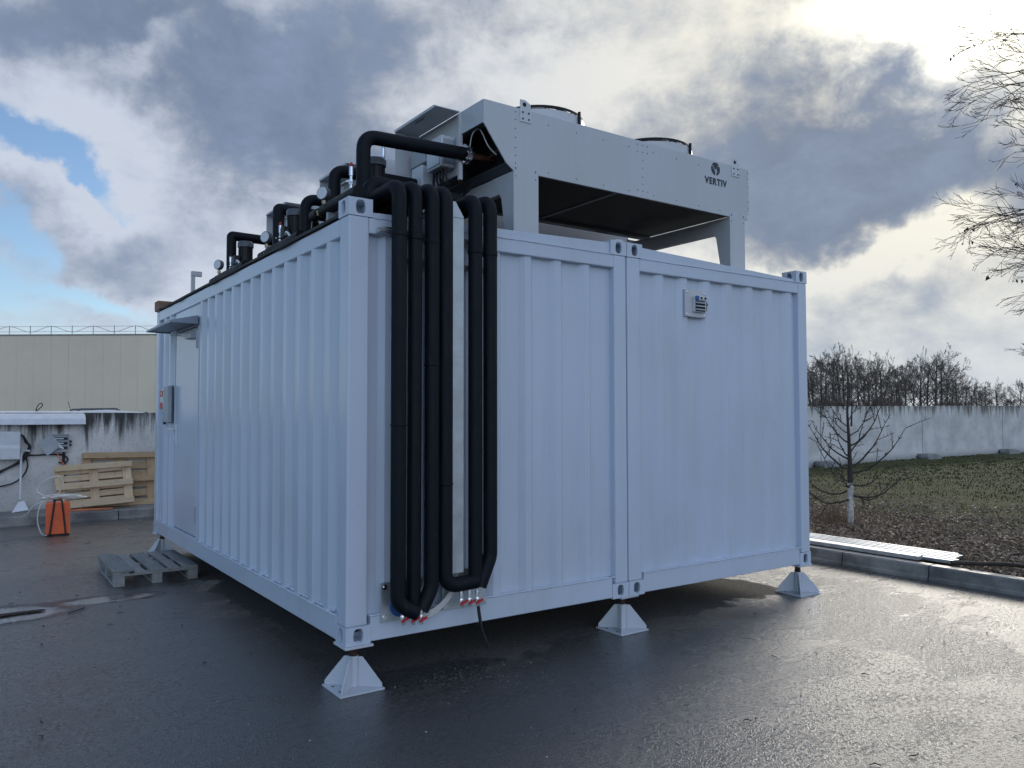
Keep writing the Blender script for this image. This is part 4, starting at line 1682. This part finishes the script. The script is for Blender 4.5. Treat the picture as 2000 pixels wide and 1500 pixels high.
def leaning(P_, c, w_tilt, lean, flip):
    """stand a pallet on its long edge, tilt it in its plane and lean it back"""
    M = Matrix.Translation(c) @ Matrix.Rotation(R_(-lean), 4, 'X') @ Matrix.Rotation(R_(w_tilt), 4, 'Y') @ Matrix.Rotation(R_(90), 4, 'X') @ Matrix.Rotation(R_(180 if flip else 0), 4, 'Y')
    P_.matrix_world = M


p2 = pallet('pallet', 'light wooden pallet leaning in the rear, half hidden by another pallet', 'wood_old', 1.2, 0.96, seed=8, ndeck=6)
leaning(p2, (0.36, 10.93, 0.62), 0.4, 8, True)
p1 = pallet('pallet', 'fresh yellow wooden pallet leaning in front of the other pallet', 'wood_new', 1.2, 0.74, seed=5)
leaning(p1, (-0.075, 10.66, 0.565), -2.8, 11, True)

# ------------------------------------------------------------------ orange heater
ht = thing('site_heater', 'orange box heater with black tube handle on the asphalt', 'heater', (-0.81, 8.72, 0), R_(-4))
m = MB()
m.box(-0.155, 0.155, -0.13, 0.16, 0.025, 0.475)
m.build('case', 'orange', ht, bevel=0.008)
m = MB()
m.box(-0.15, 0.15, -0.125, 0.155, 0.0, 0.0245)
m.build('base', 'rubber', ht)
m = MB()
m.tube(rounded([(-0.105, -0.145, 0.0), (-0.045, -0.148, 0.525), (0.045, -0.148, 0.525), (0.105, -0.145, 0.0)], 0.03), 0.0125, 10)
m.build('handle', 'rubber', ht, smooth=50)
m = MB()
m.tube(rounded([(-0.105, 0.175, 0.0), (-0.045, 0.172, 0.525), (0.045, 0.172, 0.525), (0.105, 0.175, 0.0)], 0.03), 0.0125, 10)
m.build('handle', 'rubber', ht, smooth=50)
m = MB()
for z in (0.12, 0.3):
    for x in (-0.13, 0.13):
        m.lathe((x, -0.131, z), (0, -1, 0), [(0, .006), (.003, .005)], 8)
m.build('screw', 'dark_paint', ht)
m = MB()
pts = []
for k in range(110):
    a = k*0.36
    r = 0.15+0.05*math.sin(k*0.21)+0.02*math.sin(k*1.3)
    pts.append((0.06+r*1.5*math.cos(a), 0.05+r*0.8*math.sin(a), 0.535+0.02*math.sin(k*0.7)+k*0.0002))
m.tube(pts, 0.009, 6)
m.tube(spline([(-0.02, -0.1, 0.54), (-0.16, -0.12, 0.58), (-0.28, -0.1, 0.66), (-0.20, -0.1, 0.80), (0.0, 0.0, 0.86), (0.05, 0.1, 0.70), (0.0, 0.15, 0.56)]), 0.009, 6)
m.tube(spline([(-0.15, -0.1, 0.53), (-0.24, -0.15, 0.45), (-0.27, -0.16, 0.25), (-0.22, -0.18, 0.06), (-0.15, -0.17, 0.02)]), 0.009, 6)
m.tube(spline([(-0.12, -0.1, 0.53), (-0.3, -0.05, 0.46), (-0.38, 0, 0.34), (-0.43, 0.1, 0.3)]), 0.009, 6)
o = m.build('power_cable', 'cable_white', smooth=60)
o.location = (-0.81, 8.72, 0)
tag(o, 'coil of white power cable lying on top of the orange heater', 'cable')
m = MB()
m.tube(spline([(0, 0, 0.0), (0.25, 0.08, 0.02), (0.5, 0.05, 0.015), (0.75, -0.05, 0.02), (0.35, -0.03, 0.02), (0.02, 0.03, 0.02)]), 0.011, 6)
o = m.build('extension_cord', 'orange_cord', smooth=60)
o.location = (-0.62, 10.16, 0.17)
tag(o, 'orange cord lying on the kerb below the leaning pallets', 'cord')

# ------------------------------------------------------------------ things on the left wall
cp = thing('wall_cover', 'folded white metal cover capping the wall above the electrical boxes', 'metal cover', (-2.5, 11.15, 1.6))
m = MB()
m.prism([(0, -0.20, 0.0), (0, -0.19, 0.005), (0, -0.17, 0.095), (0, -0.08, 0.165), (0, 0.2, 0.225), (0, 0.2, 0.235), (0, -0.085, 0.175), (0, -0.18, 0.10), (0, -0.205, 0.003)], (2.29, 0, 0))
m.build('sheet', 'white_paint', cp)
m = MB()
m.prism([(2.291, -0.20, 0.0), (2.291, -0.175, 0.095), (2.291, -0.08, 0.17), (2.291, 0.2, 0.23), (2.291, 0.0, 0.05), (2.291, 0.0, -0.01)], (0.004, 0, 0))
m.build('end_fold', 'white_paint', cp)
m = MB()
m.tube(spline([(-0.95, 11.2, 1.83), (-0.92, 11.2, 1.93), (-0.87, 11.2, 1.97), (-0.85, 11.2, 1.93), (-0.90, 11.2, 1.87), (-0.94, 11.2, 1.83)]), 0.008, 6)
tag(m.build('cable_loop', 'rubber', smooth=60), 'small black cable loop standing on the white wall cover', 'cable')

eb = thing('electrical_cabinet', 'white electrical cabinet on the wall at the left edge', 'electrical cabinet', (-1.45, 11.15, 1.01))
m = MB()
m.box(-0.35, 0.275, -0.20, 0.0, 0.0, 0.478)
m.build('case', 'plastic_white', eb, bevel=0.02)
m = MB()
m.prism([(-0.34, -0.202, 0.01), (-0.34, -0.235, 0.015), (-0.34, -0.235, 0.20), (-0.34, -0.215, 0.25), (-0.34, -0.215, 0.468), (-0.34, -0.202, 0.47)], (0.605, 0, 0))
m.build('door', 'plastic_white', eb, bevel=0.006)
m = MB()
m.box(-0.07, -0.02, -0.2195, -0.2155, 0.38, 0.42)
m.build('lock', 'plastic_grey', eb, bevel=0.003)
fb = thing('fuse_box', 'open grey fuse box with its clear door hanging askew', 'fuse box', (-0.58, 11.15, 1.12))
m = MB()
m.box(-0.135, 0.135, -0.09, 0.0, 0, 0.006)
m.box(-0.135, 0.135, -0.09, 0.0, 0.304, 0.31)
m.box(-0.135, -0.129, -0.09, 0.0, 0.0065, 0.3035)
m.box(0.129, 0.135, -0.09, 0.0, 0.0065, 0.3035)
m.box(-0.1285, 0.1285, -0.03, 0.0, 0.0065, 0.3035)
m.build('case', 'plastic_white', fb, bevel=0.002)
m = MB()
m.box(-0.125, 0.125, -0.055, -0.031, 0.01, 0.30)
m.build('cover_plate', 'plastic_grey', fb)
for z in (0.05, 0.13, 0.21):
    m = MB()
    m.box(-0.10, 0.11, -0.075, -0.056, z, z+0.045)
    m.build('breaker_row', 'rubber', fb, bevel=0.003)
    m = MB()
    m.box(-0.09, 0.05, -0.085, -0.0755, z+0.012, z+0.032)
    m.build('breaker_levers', 'plastic_white', fb)
m = MB()
m.box(-0.15, 0.15, -0.005, 0.005, -0.13, 0.13)
o = m.build('door', 'plastic_grey', fb, bevel=0.004)
o.matrix_local = Matrix.Translation((-0.17, -0.14, 0.13)) @ Matrix.Rotation(R_(-37), 4, 'Y') @ Matrix.Rotation(R_(25), 4, 'Z')
m = MB()
m.prism([(-0.03, -0.17, 0.10), (0.035, -0.17, 0.05), (0.05, -0.17, 0.07), (0.0, -0.17, 0.13), (-0.03, -0.17, 0.13)], (0, 0.004, 0))
m.build('label_tag', 'plastic_white', fb)
m = MB()
m.box(0.136, 0.175, -0.08, -0.02, 0.10, 0.14)
m.box(0.136, 0.175, -0.08, -0.02, 0.16, 0.20)
m.build('cable_gland', 'rubber', fb, bevel=0.006)
m = MB()
for k in range(4):
    m.tube(spline([(-1.18+k*.02, 11.1, 1.44-k*.01), (-1.10, 11.09, 1.36-k*.02), (-1.05+k*.01, 11.09, 1.22), (-1.12, 11.08, 1.08-k*.03), (-1.2-k*.1, 11.09, 0.95-k*.05), (-1.6, 11.1, 0.72+k*.03)]), 0.012, 6)
m.tube(spline([(-1.08, 11.1, 1.08), (-0.95, 11.1, 1.075), (-0.75, 11.1, 1.08), (-0.55, 11.1, 1.07), (-0.46, 11.1, 1.0), (-0.50, 11.1, 0.93), (-0.6, 11.1, 0.94)]), 0.014, 6)
m.tube(spline([(-1.1, 11.1, 1.1), (-1.06, 11.08, 0.9), (-1.13, 11.09, 0.72), (-1.3, 11.1, 0.60), (-1.6, 11.1, 0.56), (-1.9, 11.1, 0.62)]), 0.013, 6)
m.tube(spline([(-0.52, 11.12, 1.12), (-0.52, 11.12, 0.95), (-0.50, 11.12, 0.80), (-0.5, 11.12, 0.5)]), 0.022, 6)
tag(m.build('wall_cables', 'rubber', smooth=60), 'black cables looping along the wall between cabinet and fuse box', 'cables')
m = MB()
m.tube(spline([(-0.62, 11.08, 1.10), (-0.57, 11.07, 0.98), (-0.5, 11.06, 0.88)]), 0.010, 6)
tag(m.build('orange_cable', 'orange_cord', smooth=60), 'short orange cable hanging from the open fuse box', 'cable')
sh = thing('snow_shovel', 'white shovel with a bent handle leaning on the wall', 'shovel', (-1.16, 10.85, 0.15))
m = MB()
m.tube(rounded([(0.13, 0.22, 1.0), (0.02, 0.22, 1.02), (0.0, 0.18, 0.9), (-0.01, 0.0, 0.20)], 0.05), 0.018, 10)
m.build('handle', 'plastic_white', sh, smooth=50)
m = MB()
m.prism([(-0.13, -0.1, 0.0), (0.11, -0.1, 0.03), (0.05, 0.0, 0.17), (-0.03, 0.0, 0.16)], (0, 0.03, 0.01))
m.build('blade', 'white_paint', sh, bevel=0.004)

# ------------------------------------------------------------------ car behind the wall: only its roof shows
car = thing('parked_car', 'white car parked behind the wall, only roof and rails showing', 'car', (0.62, 14.0, -0.085), 0)
m = MB()
prof = [(-2.2, 0.35), (-2.25, 0.8), (-2.1, 1.05), (-1.9, 1.15), (-1.35, 1.80), (-1.1, 1.90), (-0.2, 1.955), (0.55, 1.90), (1.25, 1.28), (2.1, 1.08), (2.25, 0.8), (2.2, 0.35)]
m.prism([(x, -0.85, z) for x, z in prof], (0, 1.7, 0))
m.build('body', 'car_white', car, bevel=0.06, segs=3)
for sy in (-0.865, 0.855):
    m = MB()
    m.prism([(-1.65, sy, 1.22), (1.05, sy, 1.25), (0.50, sy, 1.78), (-1.2, sy, 1.78)], (0, 0.01, 0))
    m.build('window', 'glass_dark', car)
    m = MB()
    m.tube(rounded([(-0.75, sy*0.8, 1.88), (-0.65, sy*0.8, 1.965), (0.0, sy*0.8, 1.975), (0.12, sy*0.8, 1.90)], 0.06), 0.020, 8)
    m.build('roof_rail', 'dark_paint', car, smooth=50)
m = MB()
m.prism([(0.57, -0.7, 1.905), (1.24, -0.75, 1.30), (1.24, 0.75, 1.30), (0.57, 0.7, 1.905)], (0.012, 0, 0.012))
m.build('windscreen', 'glass_dark', car)
for x in (-1.4, 1.4):
    for y in (-0.87, 0.65):
        m = MB()
        m.lathe((x, y, 0.34), (0, 1, 0), [(0, .30), (0.02, .34), (0.2, .34), (0.22, .30)], 24)
        wh = m.build('wheel', 'rubber', car, smooth=40)
        m = MB()
        m.lathe((x, y-0.004, 0.34), (0, 1, 0), [(0, .2), (0.003, .2)], 20)
        m.build('rim', 'galv', wh)
m = MB()
m.tube([(-0.75, 0, 1.93), (-0.80, 0, 2.13)], 0.006, 6)
m.build('antenna', 'rubber', car)

# ------------------------------------------------------------------ steel profiles on the right kerb
gpf = 'galvanised profiles lying along the kerb'
for k in range(6):
    m = MB()
    w, h = 0.056, 0.035
    m.prism([(0, 0, 0), (.003, 0, 0), (.003, 0, h-.006), (.008, 0, h-.003), (w-.008, 0, h-.003), (w-.003, 0, h-.006), (w-.003, 0, 0), (w, 0, 0), (w, 0, h-.006), (w-.008, 0, h), (.008, 0, h), (0, 0, h-.006)], (0, 6.0, 0))
    o = m.build('steel_channel', 'galv_bright')
    o.location = (6.745+k*0.074, -0.47+random.uniform(-.03, .05)+0.02*k, 0.152+0.004*k)
    o.rotation_euler = (0, 0, R_(random.uniform(-.25, .25)))
    names = ['bright metal channel nearest the kerb', 'second bright metal channel from the kerb', 'third bright metal channel from the kerb', 'fourth bright metal channel from the kerb', 'fifth bright metal channel from the kerb', 'bright metal channel nearest the dead leaves']
    tag(o, names[k]+', lying in the row', 'metal profile', gpf)
for k in range(2):
    m = MB()
    m.box(0, 0.075, 0, 6.0, 0, 0.045)
    o = m.build('box_profile', 'galv', bevel=0.003)
    o.location = (6.575+k*0.08, -0.17+k*0.03, 0.167)
    o.rotation_euler = (0, 0, R_(0.2*k))
    tag(o, ('grey box profile on the very edge of the kerb' if k == 0 else 'grey box profile between kerb edge and bright channels'), 'metal profile', gpf)


# ------------------------------------------------------------------ vegetation
def grow(m, rnd, p, d, length, r, depth, sides, spread=0.6, kids=(3, 5), curve=0.15, up=0.1, shrink=0.62, tips=None, seglen=None, rmin=0.003, kidstart=0.3):
    nseg = 5 if depth > 1 else 4
    pts = [Vector(p)]
    dd = Vector(d).normalized()
    for i in range(nseg):
        dd = (dd+Vector((rnd.uniform(-1, 1), rnd.uniform(-1, 1), rnd.uniform(-1, 1)))*curve+Vector((0, 0, up))).normalized()
        pts.append(pts[-1]+dd*length/nseg)
    rr = [max(rmin, r*(1-0.75*i/nseg)) for i in range(nseg+1)]
    m.tube(pts, rr, sides if depth > 1 else 3, cap=False)
    if tips is not None and depth == 0:
        tips.append(pts[-1])
    if depth == 0:
        return
    nk = rnd.randint(*kids)
    for k in range(nk):
        tt = kidstart+(1-kidstart)*(k+rnd.random())/nk
        i = min(nseg-1, int(tt*nseg))
        q = pts[i].lerp(pts[i+1], tt*nseg-i)
        t_ = (pts[i+1]-pts[i]).normalized()
        o_ = t_.orthogonal().normalized()
        o_.rotate(Matrix.Rotation(rnd.uniform(0, 2*math.pi), 3, t_))
        nd = (t_*math.cos(spread*rnd.uniform(.6, 1.3))+o_*math.sin(spread*rnd.uniform(.6, 1.3)))
        grow(m, rnd, q, nd, length*shrink*rnd.uniform(.7, 1.15)*(1.15-0.45*tt), max(rmin, rr[i]*0.62), depth-1, sides, spread, kids, curve, up, shrink, tips, rmin=rmin)


# the young whitewashed tree
yt = thing('young_tree', 'young bare tree with a whitewashed trunk among dead leaves', 'tree', (8.93, 2.10, 0.08))
rnd = random.Random(4)
m = MB()
m.tube([(0, 0, -0.05), (0.005, 0, 0.12), (0.0, 0.0, 0.32)], [0.062, 0.052, 0.048], 12)
m.tube([(0, 0, 0.32), (0.01, 0, 0.55), (0.0, -0.01, 0.66)], [0.048, 0.046, 0.043], 12)
m.build('trunk', 'whitewash', yt, smooth=60)
m = MB()
m.tube([(0.0, -0.01, 0.64), (0.0, -0.01, 0.9), (0.0, 0.0, 1.3), (0.0, 0.02, 1.7), (-0.01, 0.0, 2.05), (0, 0.01, 2.38)], [0.043, 0.034, 0.024, 0.017, 0.010, 0.004], 8)
m.tube([(0.02, -0.03, 1.5), (0.03, -0.04, 1.8), (0.03, -0.04, 2.2)], [0.014, 0.01, 0.004], 6)
rd = [RT.x, RT.y]      # spread mostly across the view, but in all directions


def ybranch(z, az, length, r0, lift, droop=0.0):
    h = Vector((math.cos(az), math.sin(az), 0))
    pts = []
    nn = 7
    for i in range(nn+1):
        t = i/nn
        pts.append(h*length*t*(1-.25*t*lift)+Vector((rnd.uniform(-1, 1)*.012, rnd.uniform(-1, 1)*.012, z+length*(lift*(t**1.4)*.95-droop*math.sin(t*math.pi)*.3)+rnd.uniform(-1, 1)*.012)))
    m.tube(pts, [max(.0035, .74*r0*(1-.8*i/nn)) for i in range(nn+1)], 6)
    for i in range(2, nn+1):
        for q in range(2):
            dd = (pts[i]-pts[i-1]).normalized()
            o_ = dd.orthogonal().normalized()
            o_.rotate(Matrix.Rotation(rnd.uniform(0, 6.28), 3, dd))
            l2 = rnd.choice([.05, .07, .1, .25, .4])*length
            e = pts[i]+(dd*.7+o_*.75+Vector((0, 0, .15))).normalized()*l2
            mid = pts[i].lerp(e, .5)+Vector((rnd.uniform(-1, 1), rnd.uniform(-1, 1), rnd.uniform(-1, 1)))*.01
            m.tube([pts[i], mid, e], [.006, .005, .0035], 4)
            if l2 > .2*length:
                for g in range(3):
                    s_ = pts[i].lerp(e, .4+.2*g)
                    m.tube([s_, s_+Vector((rnd.uniform(-1, 1), rnd.uniform(-1, 1), rnd.uniform(-.3, 1)))*.05], [.004, .003], 3)


AR = math.atan2(RT.y, RT.x)     # azimuth pointing right in view
AL = AR+math.pi
for a in [(0.42, AL+.2, .85, .024, .25, .5), (0.47, AR-.3, .85, .024, .45, .5), (0.50, AR+.25, .80, .022, .25, .7), (0.55, AL-.5, .75, .022, .30, .6), (0.6, AR+1.2, .7, .02, .4, .3), (0.6, AL+1.0, .6, .02, .4, .3),
          (0.85, AL+.15, .80, .024, .85, 0), (0.88, AR+.1, .75, .024, .95, 0), (0.8, AR-.35, .95, .024, .75, .2), (1.0, AL-.3, .65, .02, .9, 0), (1.05, AL+.7, .6, .018, .9, 0), (1.1, AR+.6, .6, .018, 1.0, 0),
          (1.2, AR-.2, .75, .02, 1.15, 0), (1.25, AL+.1, .6, .018, 1.1, 0), (1.5, AL-.5, .35, .012, 1.0, 0), (1.6, AR+.5, .35, .012, 1.2, 0), (1.75, AL+.3, .3, .010, .6, 0), (1.8, AR-.1, .4, .010, 1.2, 0), (1.95, AR+1, .2, .008, 1, 0),
          (0.62, AR-.7, .6, .016, .5, .4), (0.7, AL+.5, .65, .016, .55, .3), (1.35, AR+.2, .5, .013, 1.0, 0), (1.4, AL-.1, .45, .012, .9, 0)]:
    ybranch(*a)
m.build('crown', 'bark', yt, smooth=60)

# the large bare tree that reaches in from the right
bt = thing('bare_tree', 'big bare tree reaching into view at the right edge, a few dead leaves left', 'tree', (10.62, -0.87, 0.05))
rnd = random.Random(21)
m = MB()
m.tube([(0, 0, -0.1), (0.03, 0.02, 0.6), (0.0, 0.05, 1.6), (0.05, 0.0, 2.8)], [0.17, 0.14, 0.125, 0.11], 12)
m.tube([(0.05, 0.0, 2.8), (0.0, 0.08, 4.2), (0.08, 0.0, 5.6), (0.0, 0.05, 7.0)], [0.11, 0.09, 0.06, 0.02], 10)
m.build('trunk', 'bark', bt, smooth=60)
m = MB()
tips = []
for k in range(34):
    z = 3.3+k*0.13 if k < 28 else 2.3+(k-28)*0.22
    az = AL+rnd.gauss(0, 0.6) if k % 5 else rnd.uniform(0, 6.28)
    ln = rnd.uniform(1.05, 1.75)*(1.0 if k < 28 else .6)
    grow(m, rnd, (0.03, 0.03, z), (math.cos(az), math.sin(az), rnd.uniform(-.15, .45)), ln, 0.017, 3, 5, 0.50, (3, 5), 0.10, 0.01, 0.56, tips, rmin=0.0030, kidstart=0.3)
m.build('crown', 'bark', bt, smooth=60)
lf = MB()


def leaf(m, p, s, rnd, hang=False):
    d = Vector((rnd.uniform(-1, 1), rnd.uniform(-1, 1), -1.8 if hang else rnd.uniform(-.35, .35))).normalized()
    o_ = d.orthogonal().normalized()
    o_.rotate(Matrix.Rotation(rnd.uniform(0, 6.28), 3, d))
    n_ = d.cross(o_)
    p = Vector(p)
    k = len(m.v)
    c = rnd.uniform(.1, .45)*s
    m.v += [tuple(p), tuple(p+d*s*.45+o_*s*.28+n_*c), tuple(p+d*s), tuple(p+d*s*.45-o_*s*.28+n_*c), tuple(p+d*s*.5)]
    m.f += [(k, k+1, k+4), (k+1, k+2, k+4), (k+2, k+3, k+4), (k+3, k, k+4)]


for c in rnd.sample(tips, 16):
    for q in range(rnd.randint(1, 4)):
        leaf(lf, c+Vector((rnd.uniform(-.08, .08), rnd.uniform(-.08, .08), rnd.uniform(-.05, .02))), rnd.uniform(.05, .09), rnd, True)
lf.build('dead_leaves', 'dead_leaf_dark', bt)

# far trees beyond the wall
protos = []
for k in range(6):
    rnd = random.Random(100+k)
    H = 10.0
    tr = MB()
    ht_ = rnd.uniform(5.5, 7.0)
    fork = rnd.uniform(-.5, .5)
    cr_ = MB()
    tr.tube([(0, 0, -0.6), (0.05, 0, 1.5), (fork*.3, 0.1, ht_*.6), (fork, 0.1, ht_)], [.20, .16, .11, .05], 6)
    for q in range(15):
        tq = (q+rnd.random())/15
        z = 1.6+(ht_-1.6)*tq
        a = q*2.4+rnd.uniform(-.4, .4)
        grow(cr_, rnd, (fork*z/ht_, 0.05, z), (math.cos(a), math.sin(a), rnd.uniform(.45, 1.5)), rnd.uniform(2.4, 3.8)*(1-.35*tq), .055*(1.1-.5*tq), 3, 3, 0.55, (3, 5), 0.13, 0.04, 0.58, None, rmin=0.011, kidstart=0.2)
    protos.append((tr, cr_))
pm = []
for k, (tr, cr_) in enumerate(protos):
    a = tr.build('trunk', 'bark_hazed')
    b = cr_.build('crown', 'bark_hazed')
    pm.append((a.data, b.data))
    bpy.data.objects.remove(a)
    bpy.data.objects.remove(b)
rnd = random.Random(77)
CAMP = Vector((-2.0429, -4.7713, 0))
spots = []
for u in range(1545, 2120, 12):
    spots.append((u+rnd.uniform(-6, 6), rnd.uniform(92, 135)))
for (u, dist) in spots:
    d = (FW*1546.3+r2*(u-1000))
    d.z = 0
    d.normalize()
    pos = CAMP+d*dist/ d.dot(Vector((FW.x, FW.y, 0)).normalized())
    # the wood stands tallest at the left, with one broad crown further right, then thins out
    hh = 10.5 if u < 1720 else (8.8 if u < 1755 else (10.8 if u < 1850 else (8.0 if u < 1910 else 6.8)))
    hh *= rnd.uniform(.74, 1.06)*dist/110
    sc = hh/8.6
    k = rnd.randrange(6)
    zone = 'tall' if hh > 8.2 else 'low'
    t_ = thing('bare_tree', 'x', 'tree', (pos.x, pos.y, -0.3), rnd.uniform(0, 6.28), 'bare trees of the wood beyond the wall')
    t_.scale = (sc*rnd.uniform(.85, 1.1), sc*rnd.uniform(.85, 1.1), sc)
    vis = 1580 < u < 2000
    order = sum(1 for q in spots if 1580 < q[0] < u)+1
    ordn = ['first', 'second', 'third', 'fourth', 'fifth', 'sixth', 'seventh', 'eighth', 'ninth', 'tenth', 'eleventh', 'twelfth', 'thirteenth', 'fourteenth', 'fifteenth', 'sixteenth', 'seventeenth', 'eighteenth', 'nineteenth', 'twentieth', 'twenty-first', 'twenty-second', 'twenty-third', 'twenty-fourth', 'twenty-fifth', 'twenty-sixth', 'twenty-seventh', 'twenty-eighth', 'twenty-ninth', 'thirtieth', 'thirty-first', 'thirty-second', 'thirty-third', 'thirty-fourth', 'thirty-fifth', 'thirty-sixth', 'thirty-seventh', 'thirty-eighth', 'thirty-ninth', 'fortieth']
    t_['label'] = ('%s bare tree of the wood counted from the container corner, %s one' % (ordn[order-1], 'a tall' if zone == 'tall' else 'a lower')) if vis else ('bare tree of the leafless wood beyond the far wall' if zone == 'tall' else 'bare tree at the outer end of the leafless wood')
    obj('trunk', pm[k][0], t_)
    obj('crown', pm[k][1], t_)
# undergrowth of the wood: a mass of fine shoots
m = MB()
for i in range(5200):
    u = rnd.uniform(1520, 2140)
    dist = rnd.uniform(88, 128)
    d = (FW*1546.3+r2*(u-1000))
    d.z = 0
    d.normalize()
    p = CAMP+d*dist/d.dot(Vector((FW.x, FW.y, 0)).normalized())
    hmax = 4.0+0.8*math.sin(u*.02)+0.7*math.sin(u*.051+1) if u < 1880 else 2.6+0.5*math.sin(u*.05)
    h = rnd.uniform(.45, 1.0)*hmax*(1.0 if 1690 < u < 1850 else .9)
    q = Vector((rnd.uniform(-.6, .6), rnd.uniform(-.6, .6), 0))
    m.tube([(p.x, p.y, -.4), (p.x+q.x*.4, p.y+q.y*.4, h*.55), (p.x+q.x, p.y+q.y, h)], [.045, .03, .012], 3, cap=False)
    for g in range(3):
        a = Vector((p.x+q.x*.5, p.y+q.y*.5, h*rnd.uniform(.3, .8)))
        e = a+Vector((rnd.uniform(-1, 1), rnd.uniform(-1, 1), rnd.uniform(.2, 1)))*.8
        m.tube([a, e], [.025, .012], 3, cap=False)
o = m.build('undergrowth', 'bark_hazed')
tag(o, 'dense dark brush along the foot of the bare wood', 'undergrowth', kind='stuff')

# dead leaves and grass of the field
rnd = random.Random(9)
m = MB()
cnt = 0
while cnt < 38000:
    x = 6.58+abs(rnd.gauss(0, 1)) * 3.4
    y = rnd.uniform(-4.5, 8.5)
    if x > 17:
        continue
    dens_ = 1.0 if x < 9.2 else max(0.10, 1-(x-9.2)/6.5)
    if rnd.random() > dens_*(0.75+0.35*hsh(x*1.3, y*1.1)):
        continue
    if 6.5 < x < 7.24 and y > -0.5:
        if rnd.random() < .985:
            continue
    leaf(m, (x, y, field_z(x, y)+rnd.uniform(.005, .035)), rnd.uniform(.03, .075), rnd)
    cnt += 1
o = m.build('leaf_litter', 'leaf_dead')
tag(o, 'brown dead leaves strewn over the field edge', 'leaves', kind='stuff')
m = MB()
for i in range(60000):
    x = 7.2+rnd.random()**1.3*26
    y = rnd.uniform(-6, 11.3)
    k_ = (x-9.0)*.12+.5*hsh(x*.8, y*.8)
    if rnd.random() > min(.75, max(0.04, k_-.15)):
        continue
    z = field_z(x, y)
    hgt = rnd.uniform(.015, .05)
    a = rnd.uniform(0, 6.28)
    w = .006+.0012*(x-7)
    k = len(m.v)
    lx, ly = rnd.uniform(-.5, .5)*hgt, rnd.uniform(-.5, .5)*hgt
    m.v += [(x-w*math.cos(a), y-w*math.sin(a), z-.01), (x+w*math.cos(a), y+w*math.sin(a), z-.01), (x+lx, y+ly, z+hgt)]
    m.f.append((k, k+1, k+2))
o = m.build('grass', 'grass')
tag(o, 'short thin winter grass of the field', 'grass', kind='stuff')
m = MB()
for i in range(260):
    a = rnd.uniform(0, 6.28)
    r = abs(rnd.gauss(0, .32))
    x, y = 8.8+r*math.cos(a), 2.3+r*math.sin(a)
    z = field_z(x, y)
    h = rnd.uniform(.08, .28)
    m.tube([(x, y, z-.01), (x+rnd.uniform(-.08, .08), y+rnd.uniform(-.08, .08), z+h)], [.004, .002], 3, cap=False)
o = m.build('dry_stalks', 'straw')
tag(o, 'rusty dry stalks round the foot of the young tree', 'dry grass', kind='stuff')
# fallen branch on the field edge
m = MB()
fp = spline([(6.62, -0.50, 0.19), (6.85, -0.72, 0.185), (6.95, -0.95, 0.20), (7.0, -1.25, 0.19), (7.05, -1.7, 0.18)])
m.tube(fp, [.022]*len(fp), 8)
m.tube(spline([(6.93, -0.9, 0.20), (7.15, -0.85, 0.27), (7.5, -0.85, 0.24), (7.9, -0.9, 0.2)]), .014, 6)
m.tube(spline([(7.0, -1.2, 0.2), (6.8, -1.4, 0.21), (6.7, -1.7, 0.20)]), .010, 6)
m.tube(spline([(6.85, -0.72, 0.19), (7.0, -0.62, 0.25), (7.1, -0.5, 0.23)]), .008, 6)
o = m.build('fallen_branch', 'stick', smooth=60)
tag(o, 'fallen dark branch lying on the leaves beside the kerb', 'branch')

# ------------------------------------------------------------------ bits on the asphalt
m = MB()
q = [(-1.98, 3.64), (-1.72, 3.60), (-1.55, 3.60), (-1.40, 3.585), (-1.36, 3.56), (-1.42, 3.54), (-1.56, 3.54), (-1.7, 3.515), (-1.98, 3.53)]
m.prism([(x, y, 0.004) for x, y in q], (0, 0, 0.012))
tag(m.build('rubber_strip', 'stick', bevel=0.003), 'flat dark strip lying in the puddle at the left edge', 'strip')
m = MB()
sp = spline([(-1.21, 3.31, 0.008), (-1.16, 3.335, 0.012), (-1.10, 3.385, 0.014), (-1.065, 3.45, 0.010)])
m.tube(sp, .006, 6)
tag(m.build('twig', 'stick', smooth=60), 'small curved dark twig lying beside the puddle', 'twig')
rnd = random.Random(31)
m = MB()


def chip(m, x, y, s):
    k = len(m.v)
    a = rnd.uniform(0, 6.28)
    pts = []
    nn = rnd.randint(3, 5)
    for i in range(nn):
        b = a+i*6.283/nn+rnd.uniform(-.3, .3)
        r = s*rnd.uniform(.5, 1)
        pts.append((x+r*math.cos(b), y+r*math.sin(b), 0.003))
    m.prism(pts, (0, 0, s*.35))


for i in range(150):
    chip(m, 0.95+rnd.gauss(0, .35), -0.28+rnd.gauss(0, .16), rnd.uniform(.002, .006))
for i in range(260):
    x, y = rnd.uniform(-2.6, 6.2), rnd.uniform(-3.2, 6)
    if x > 0 and y > 0.2:
        continue
    chip(m, x, y, rnd.uniform(.003, .009))
o = m.build('gravel_chips', 'debris')
tag(o, 'scatter of pale chips on the asphalt', 'debris', kind='stuff')
m = MB()
for i in range(150):
    x, y = rnd.uniform(-2.6, 6.2), rnd.uniform(-3.2, 8)
    if x > -.2 and y > 0.1:
        continue
    a = rnd.uniform(0, 6.28)
    l = rnd.uniform(.02, .06)
    m.tube([(x, y, .006), (x+l*.5*math.cos(a), y+l*.5*math.sin(a), .012), (x+l*math.cos(a+.5), y+l*math.sin(a+.5), .006)], [.003, .004, .002], 4)
o = m.build('plant_litter', 'stick')
tag(o, 'dark bits of twig and leaf on the asphalt', 'debris', kind='stuff')
